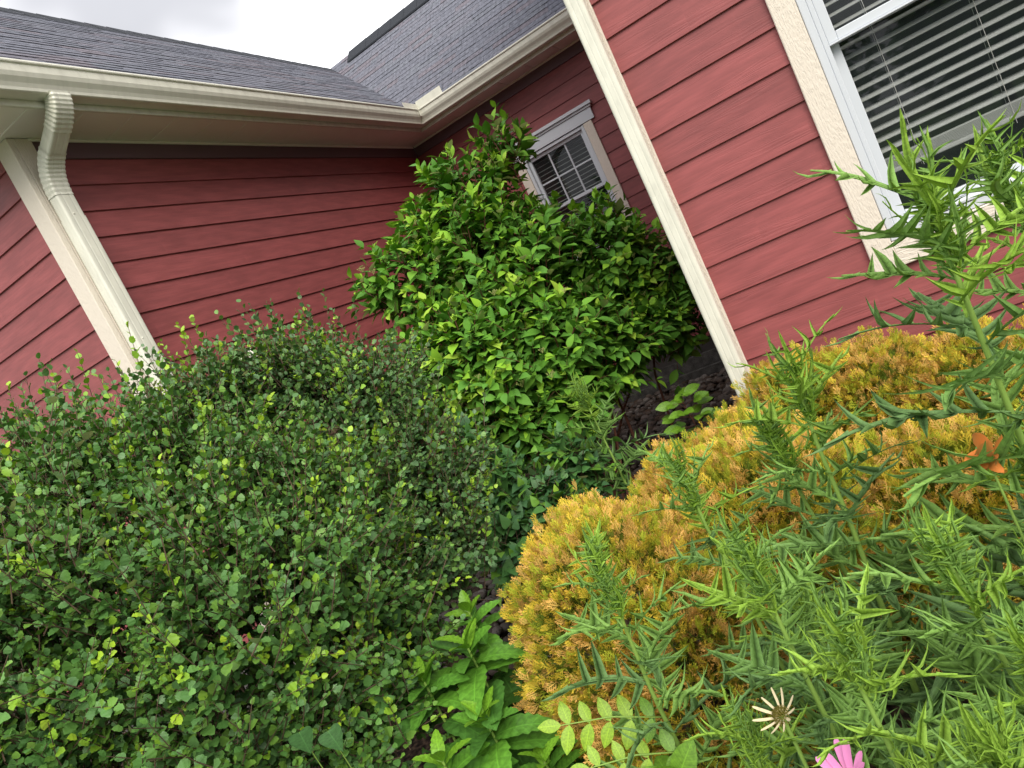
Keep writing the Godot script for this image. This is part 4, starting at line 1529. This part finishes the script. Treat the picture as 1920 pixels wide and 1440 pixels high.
func rosettes():
	var ts := []
	var ws := []
	var n := 17
	for i in n:
		var t := i / float(n - 1)
		ts.append(t)
		var w := 0.055 + 0.20 * pow(sin(PI * pow(t, 0.85)), 0.9)
		if i == n - 1:
			w = 0.0
		elif i == 0:
			w = 0.03
		elif t > 0.35:
			w *= 1.06 if i % 2 == 0 else 0.93
		ws.append(w)
	var meshes := [leaf_mesh(ts, ws, 0.30, 0.28, 0.05), leaf_mesh(ts, ws, 0.15, 0.5, 0.08), leaf_mesh(ts, ws, 0.45, 0.12, 0.04)]
	var vt := vein_texture(7)
	var mats := []
	for c in [[0.125, 0.32, 0.045], [0.15, 0.37, 0.045], [0.10, 0.26, 0.05], [0.21, 0.43, 0.035]]:
		var m := leaf_mat(lin(c[0], c[1], c[2]), 0.45, 0.45)
		m.albedo_texture = vt
		mats.append(m)
	var list := [
		["broad-leaved green perennial, upright, highest of the clump beside the golden thuja", Vector3(-1.25, 0.72, -1.45), 0.155],
		["broad-leaved green perennial rosette nearest the dark shrub", Vector3(-1.35, 0.71, -1.34), 0.14],
		["broad-leaved green perennial rosette in the middle of the clump", Vector3(-1.18, 0.59, -1.30), 0.15],
		["broad-leaved green perennial rosette lowest at the bottom edge", Vector3(-1.24, 0.59, -1.16), 0.14],
		["broad-leaved green perennial rosette beside the yellow-green sprig", Vector3(-1.06, 0.45, -1.29), 0.13],
		["broad-leaved green perennial at the back of the clump, by the stones", Vector3(-1.31, 0.74, -1.60), 0.13],
		["broad-leaved green perennial low in the shade behind the middle rosette", Vector3(-1.12, 0.40, -1.42), 0.13],
	]
	for l in list:
		var tip: Vector3 = l[1]
		var t := thing("broadleaf_perennial", l[0], "plant", Vector3(tip.x + 0.02, 0, tip.z + 0.02), "broad-leaved perennials between shrub and thuja")
		var st := tool()
		tube(st, [Vector3.ZERO, Vector3(-0.01, tip.y * 0.5, -0.01), Vector3(-0.02, tip.y, -0.02)], [0.006, 0.005, 0.0035], 6)
		put(t, "stem", st.commit(), M.thistle_stem)
		var a := rng.randf() * TAU
		for lev in 5:
			a += PI * 0.5 + rng.randf_range(-0.25, 0.25)
			for s in 2:
				var lb := a + PI * s
				var ld := Vector3(cos(lb), rng.randf_range(-0.25, 0.2), sin(lb)).normalized()
				put(t, "leaf", meshes[rng.randi() % 3], mats[2], Transform3D(frame(ld, Vector3.UP + rand_dir() * 0.2, l[2] * rng.randf_range(1.1, 1.4)), Vector3(-0.015, tip.y - 0.14 - lev * 0.075, -0.015)))
		# leaves stand in pairs, each pair turned a quarter from the one below
		for lev in 7:
			a += PI * 0.5 + rng.randf_range(-0.2, 0.2)
			var k := lev / 6.0
			for s in 2:
				var b := a + PI * s
				var d := Vector3(cos(b), lerpf(0.02, 1.5, k * k) + rng.randf_range(-0.1, 0.15), sin(b)).normalized()
				var sz: float = l[2] * lerpf(1.2, 0.5, k) * rng.randf_range(0.9, 1.1)
				put(t, "leaf", meshes[rng.randi() % 3], mats[3 if k > 0.75 else rng.randi() % 3], Transform3D(frame(d, Vector3.UP + rand_dir() * 0.2, sz), Vector3(-0.02, tip.y - (1.0 - k) * 0.09, -0.02)))


func sprigs():
	var ts := [0.0, 0.12, 0.3, 0.5, 0.7, 0.86, 0.95, 1.0]
	var lf := leaf_mesh(ts, [0.0, 0.14, 0.24, 0.27, 0.22, 0.12, 0.05, 0.0], 0.15, 0.12, 0.02)
	var vt := vein_texture(9)
	var ym := leaf_mat(lin(0.29, 0.46, 0.025), 0.45, 0.4)
	ym.albedo_texture = vt
	var lm := leaf_mat(lin(0.17, 0.34, 0.03), 0.45, 0.4)
	lm.albedo_texture = vt
	var t := thing("yellow_green_sprig", "yellow-green sprig with paired oval leaflets at the bottom edge", "plant", Vector3(-0.6, 0, -1.0))
	var o := t.position
	for f in [[Vector3(-0.56, 0.725, -1.05), Vector3(-0.73, 0.79, -0.98), 5, 0.046], [Vector3(-0.52, 0.69, -1.0), Vector3(-0.68, 0.735, -0.93), 4, 0.042]]:
		var fr := holder(t, "frond")
		var a: Vector3 = f[0] - o
		var b: Vector3 = f[1] - o
		var st := tool()
		tube(st, [Vector3(0, 0, 0), Vector3(0.01, 0.4, -0.02), a, a.lerp(b, 0.5) + Vector3(0, 0.01, 0), b], [0.003, 0.0025, 0.002, 0.0016, 0.001], 5)
		put(fr, "stalk", st.commit(), M.thistle_stem)
		var d := (b - a).normalized()
		# the leaflets spread in the plane that faces the open sky and the path
		var side := d.cross(Vector3(0.35, 0.62, 0.70)).normalized()
		for i in int(f[2]):
			var q := a.lerp(b, (i + 0.6) / f[2])
			for s in [-1.0, 1.0]:
				var ld: Vector3 = (side * s + d * 0.35 + rand_dir() * 0.12).normalized()
				put(fr, "leaflet", lf, ym if i > 0 else lm, Transform3D(frame(ld, Vector3(0.35, 0.7, 0.6) + rand_dir() * 0.15, f[3] * rng.randf_range(0.9, 1.15)), q))
		put(fr, "leaflet", lf, ym, Transform3D(frame(d, Vector3(0.35, 0.7, 0.6), f[3]), b))
	var w := thing("young_sapling", "young plant with three large light green leaves right of the sprig", "plant", Vector3(-0.53, 0, -0.97))
	var s2 := tool()
	tube(s2, [Vector3.ZERO, Vector3(-0.01, 0.35, 0.0), Vector3(-0.02, 0.66, 0.01)], [0.004, 0.003, 0.002], 5)
	put(w, "stem", s2.commit(), M.thistle_stem)
	for d in [Vector3(-0.6, 0.5, 0.3), Vector3(0.5, 0.6, -0.3), Vector3(0.1, 0.9, 0.6), Vector3(0.6, 0.1, 0.5), Vector3(-0.5, 0.1, -0.6)]:
		put(w, "leaf", lf, lm, Transform3D(frame(d, Vector3(0.3, 0.6, 0.7), 0.085), Vector3(-0.02, 0.66, 0.01)))
	# seedling in the stony bed
	var sd := thing("leafy_seedling", "small light green seedling rising from the stones by the downspout", "plant", Vector3(-0.87, 0, -3.42))
	var st := tool()
	tube(st, [Vector3.ZERO, Vector3(-0.02, 0.32, 0), Vector3(-0.05, 0.70, 0.0)], [0.005, 0.004, 0.002], 5)
	put(sd, "stem", st.commit(), M.red_twig)
	var gm := leaf_mat(lin(0.11, 0.27, 0.045), 0.5, 0.4)
	var a := 0.0
	for i in 24:
		a += 2.4
		var k := 0.45 + 0.55 * i / 23.0
		var d := Vector3(cos(a), 0.35, sin(a)).normalized()
		var l := lerpf(0.24, 0.05, k)
		var q := Vector3(-0.05 * k, 0.70 * k, 0)
		var e := q + d * l
		var ss := tool()
		tube(ss, [q, e], [0.0018, 0.0012], 4)
		put(sd, "stalk", ss.commit(), M.red_twig)
		for j in [-1.0, 0.0, 1.0]:
			var ld: Vector3 = (d * 0.8 + d.cross(Vector3.UP) * j * 0.9 + Vector3(0, -0.1, 0)).normalized()
			put(sd, "leaf", lf, lm if k > 0.75 else gm, Transform3D(frame(ld, Vector3(0.35, 0.6, 0.75) + rand_dir() * 0.35, rng.randf_range(0.07, 0.10)), e))
	# heart-shaped leaves of a creeper in front of the dark shrub
	var hts := [0.0, 0.05, 0.16, 0.34, 0.55, 0.76, 0.92, 1.0]
	var hl := leaf_mesh(hts, [0.06, 0.34, 0.46, 0.48, 0.38, 0.20, 0.06, 0.0], 0.12, 0.1, 0.03, 0.35)
	var hm := leaf_mat(lin(0.055, 0.150, 0.045), 0.5, 0.4)
	hm.albedo_texture = vt
	for h in [["heart-shaped creeper leaf low at the foot of the large dark shrub", Vector3(-1.41, 0.86, -0.98), Vector3(0.1, -1, 0.1)], ["rounder creeper leaf right of the first at the bottom edge", Vector3(-1.36, 0.83, -1.01), Vector3(0.3, -0.9, 0.1)], ["heart-shaped creeper leaf above the broad-leaved rosettes", Vector3(-1.43, 0.88, -1.43), Vector3(0.15, -1, 0.15)]]:
		var c := thing("creeper", h[0], "plant", Vector3(h[1].x - 0.05, 0, h[1].z - 0.05), "heart-leaved creepers")
		var tip: Vector3 = h[1] - c.position
		var cs := tool()
		tube(cs, [Vector3.ZERO, Vector3(-0.02, tip.y * 0.6, -0.02), tip], [0.0025, 0.002, 0.0012], 4)
		put(c, "stem", cs.commit(), M.thistle_stem)
		put(c, "leaf", hl, hm, Transform3D(frame(h[2], Vector3(0.6, 0.3, 0.7), 0.060), tip))
	# grass tuft by the lone thistle
	var gr := thing("grass_tuft", "small tuft of green grass at the edge of the stones", "grass", Vector3(-1.15, 0, -2.95))
	for i in 26:
		var bs := tool()
		var an := rng.randf() * TAU
		var b0 := Vector3(rng.randf_range(-0.10, 0.10), 0, rng.randf_range(-0.08, 0.08))
		var hgt := rng.randf_range(0.14, 0.36)
		var lean := Vector3(cos(an), 0, sin(an)) * hgt * 0.45
		tube(bs, [b0, b0 + lean * 0.3 + Vector3(0, hgt * 0.6, 0), b0 + lean + Vector3(0, hgt, 0)], [0.003, 0.0022, 0.0004], 3)
		put(gr, "blade", bs.commit(), M.thistle[0])


func flowers():
	var ts := [0.0, 0.2, 0.5, 0.8, 0.95, 1.0]
	var petal := leaf_mesh(ts, [0.05, 0.085, 0.115, 0.12, 0.07, 0.0], 0.3, 0.15)
	var thin_petal := leaf_mesh(ts, [0.03, 0.05, 0.065, 0.06, 0.04, 0.0], 0.4, -0.25)
	var pink := leaf_mat(lin(0.66, 0.22, 0.46), 0.55, 0.3)
	var cream := leaf_mat(lin(0.66, 0.56, 0.36), 0.6, 0.3)
	for f in [["coneflower", "pink coneflower with upright petals at the bottom edge", Vector3(-0.195, 0.864, -0.72), petal, pink, 15, 0.044, 0.9], ["coneflower", "faded cream coneflower with thin withered petals among the thistles", Vector3(-0.28, 0.87, -0.84), thin_petal, cream, 11, 0.032, 0.35]]:
		var c: Vector3 = f[2]
		var t := thing(f[0], f[1], "flower", Vector3(c.x + 0.03, 0, c.z + 0.03))
		var rel: Vector3 = c - t.position
		var st := tool()
		tube(st, [Vector3.ZERO, Vector3(-0.02, rel.y * 0.6, -0.01), rel], [0.004, 0.003, 0.003], 6)
		put(t, "stem", st.commit(), M.thistle_stem)
		# facing up and a little towards the path
		var face := Vector3(-0.25, 0.75, 0.35).normalized()
		var s1 := face.cross(Vector3.RIGHT).normalized()
		var s2 := face.cross(s1)
		for i in int(f[5]):
			var a: float = TAU * i / f[5] + rng.randf_range(-0.1, 0.1)
			var d: Vector3 = (s1 * cos(a) + s2 * sin(a) + face * f[7] * rng.randf_range(0.6, 1.3)).normalized()
			put(t, "petal", f[3], f[4], Transform3D(frame(d, face, f[6] * rng.randf_range(0.85, 1.1)), rel + d * 0.006))
		var cone := tool()
		for i in 70:
			var k := i / 69.0
			var a := i * 2.4
			var rr := 0.014 * sqrt(k)
			var q := rel + (s1 * cos(a) + s2 * sin(a)) * rr + face * (0.012 * (1.0 - k))
			tube(cone, [q, q + face * 0.005], [0.0014, 0.0004], 4)
		put(t, "cone", cone.commit(), mat(lin(0.20, 0.17, 0.03), 0.7))
	var w := thing("withered_flower", "crumpled orange-brown withered flower among the thistle leaves at right", "flower", Vector3(0.10, 0, -1.09))
	var st := tool()
	tube(st, [Vector3.ZERO, Vector3(0, 0.5, 0), Vector3(-0.02, 1.05, -0.02)], [0.004, 0.003, 0.002], 5)
	put(w, "stem", st.commit(), M.thistle_stem)
	var om := leaf_mat(lin(0.62, 0.19, 0.04), 0.7, 0.3)
	var crumple := leaf_mesh(ts, [0.08, 0.24, 0.34, 0.30, 0.18, 0.05], 0.7, 0.7, 0.35)
	for i in 9:
		var d := (rand_dir() + Vector3(-0.2, -0.3, 0.5)).normalized()
		put(w, "petal", crumple, om, Transform3D(frame(d, rand_dir(), rng.randf_range(0.022, 0.034)), Vector3(-0.02, 1.05, -0.02)))
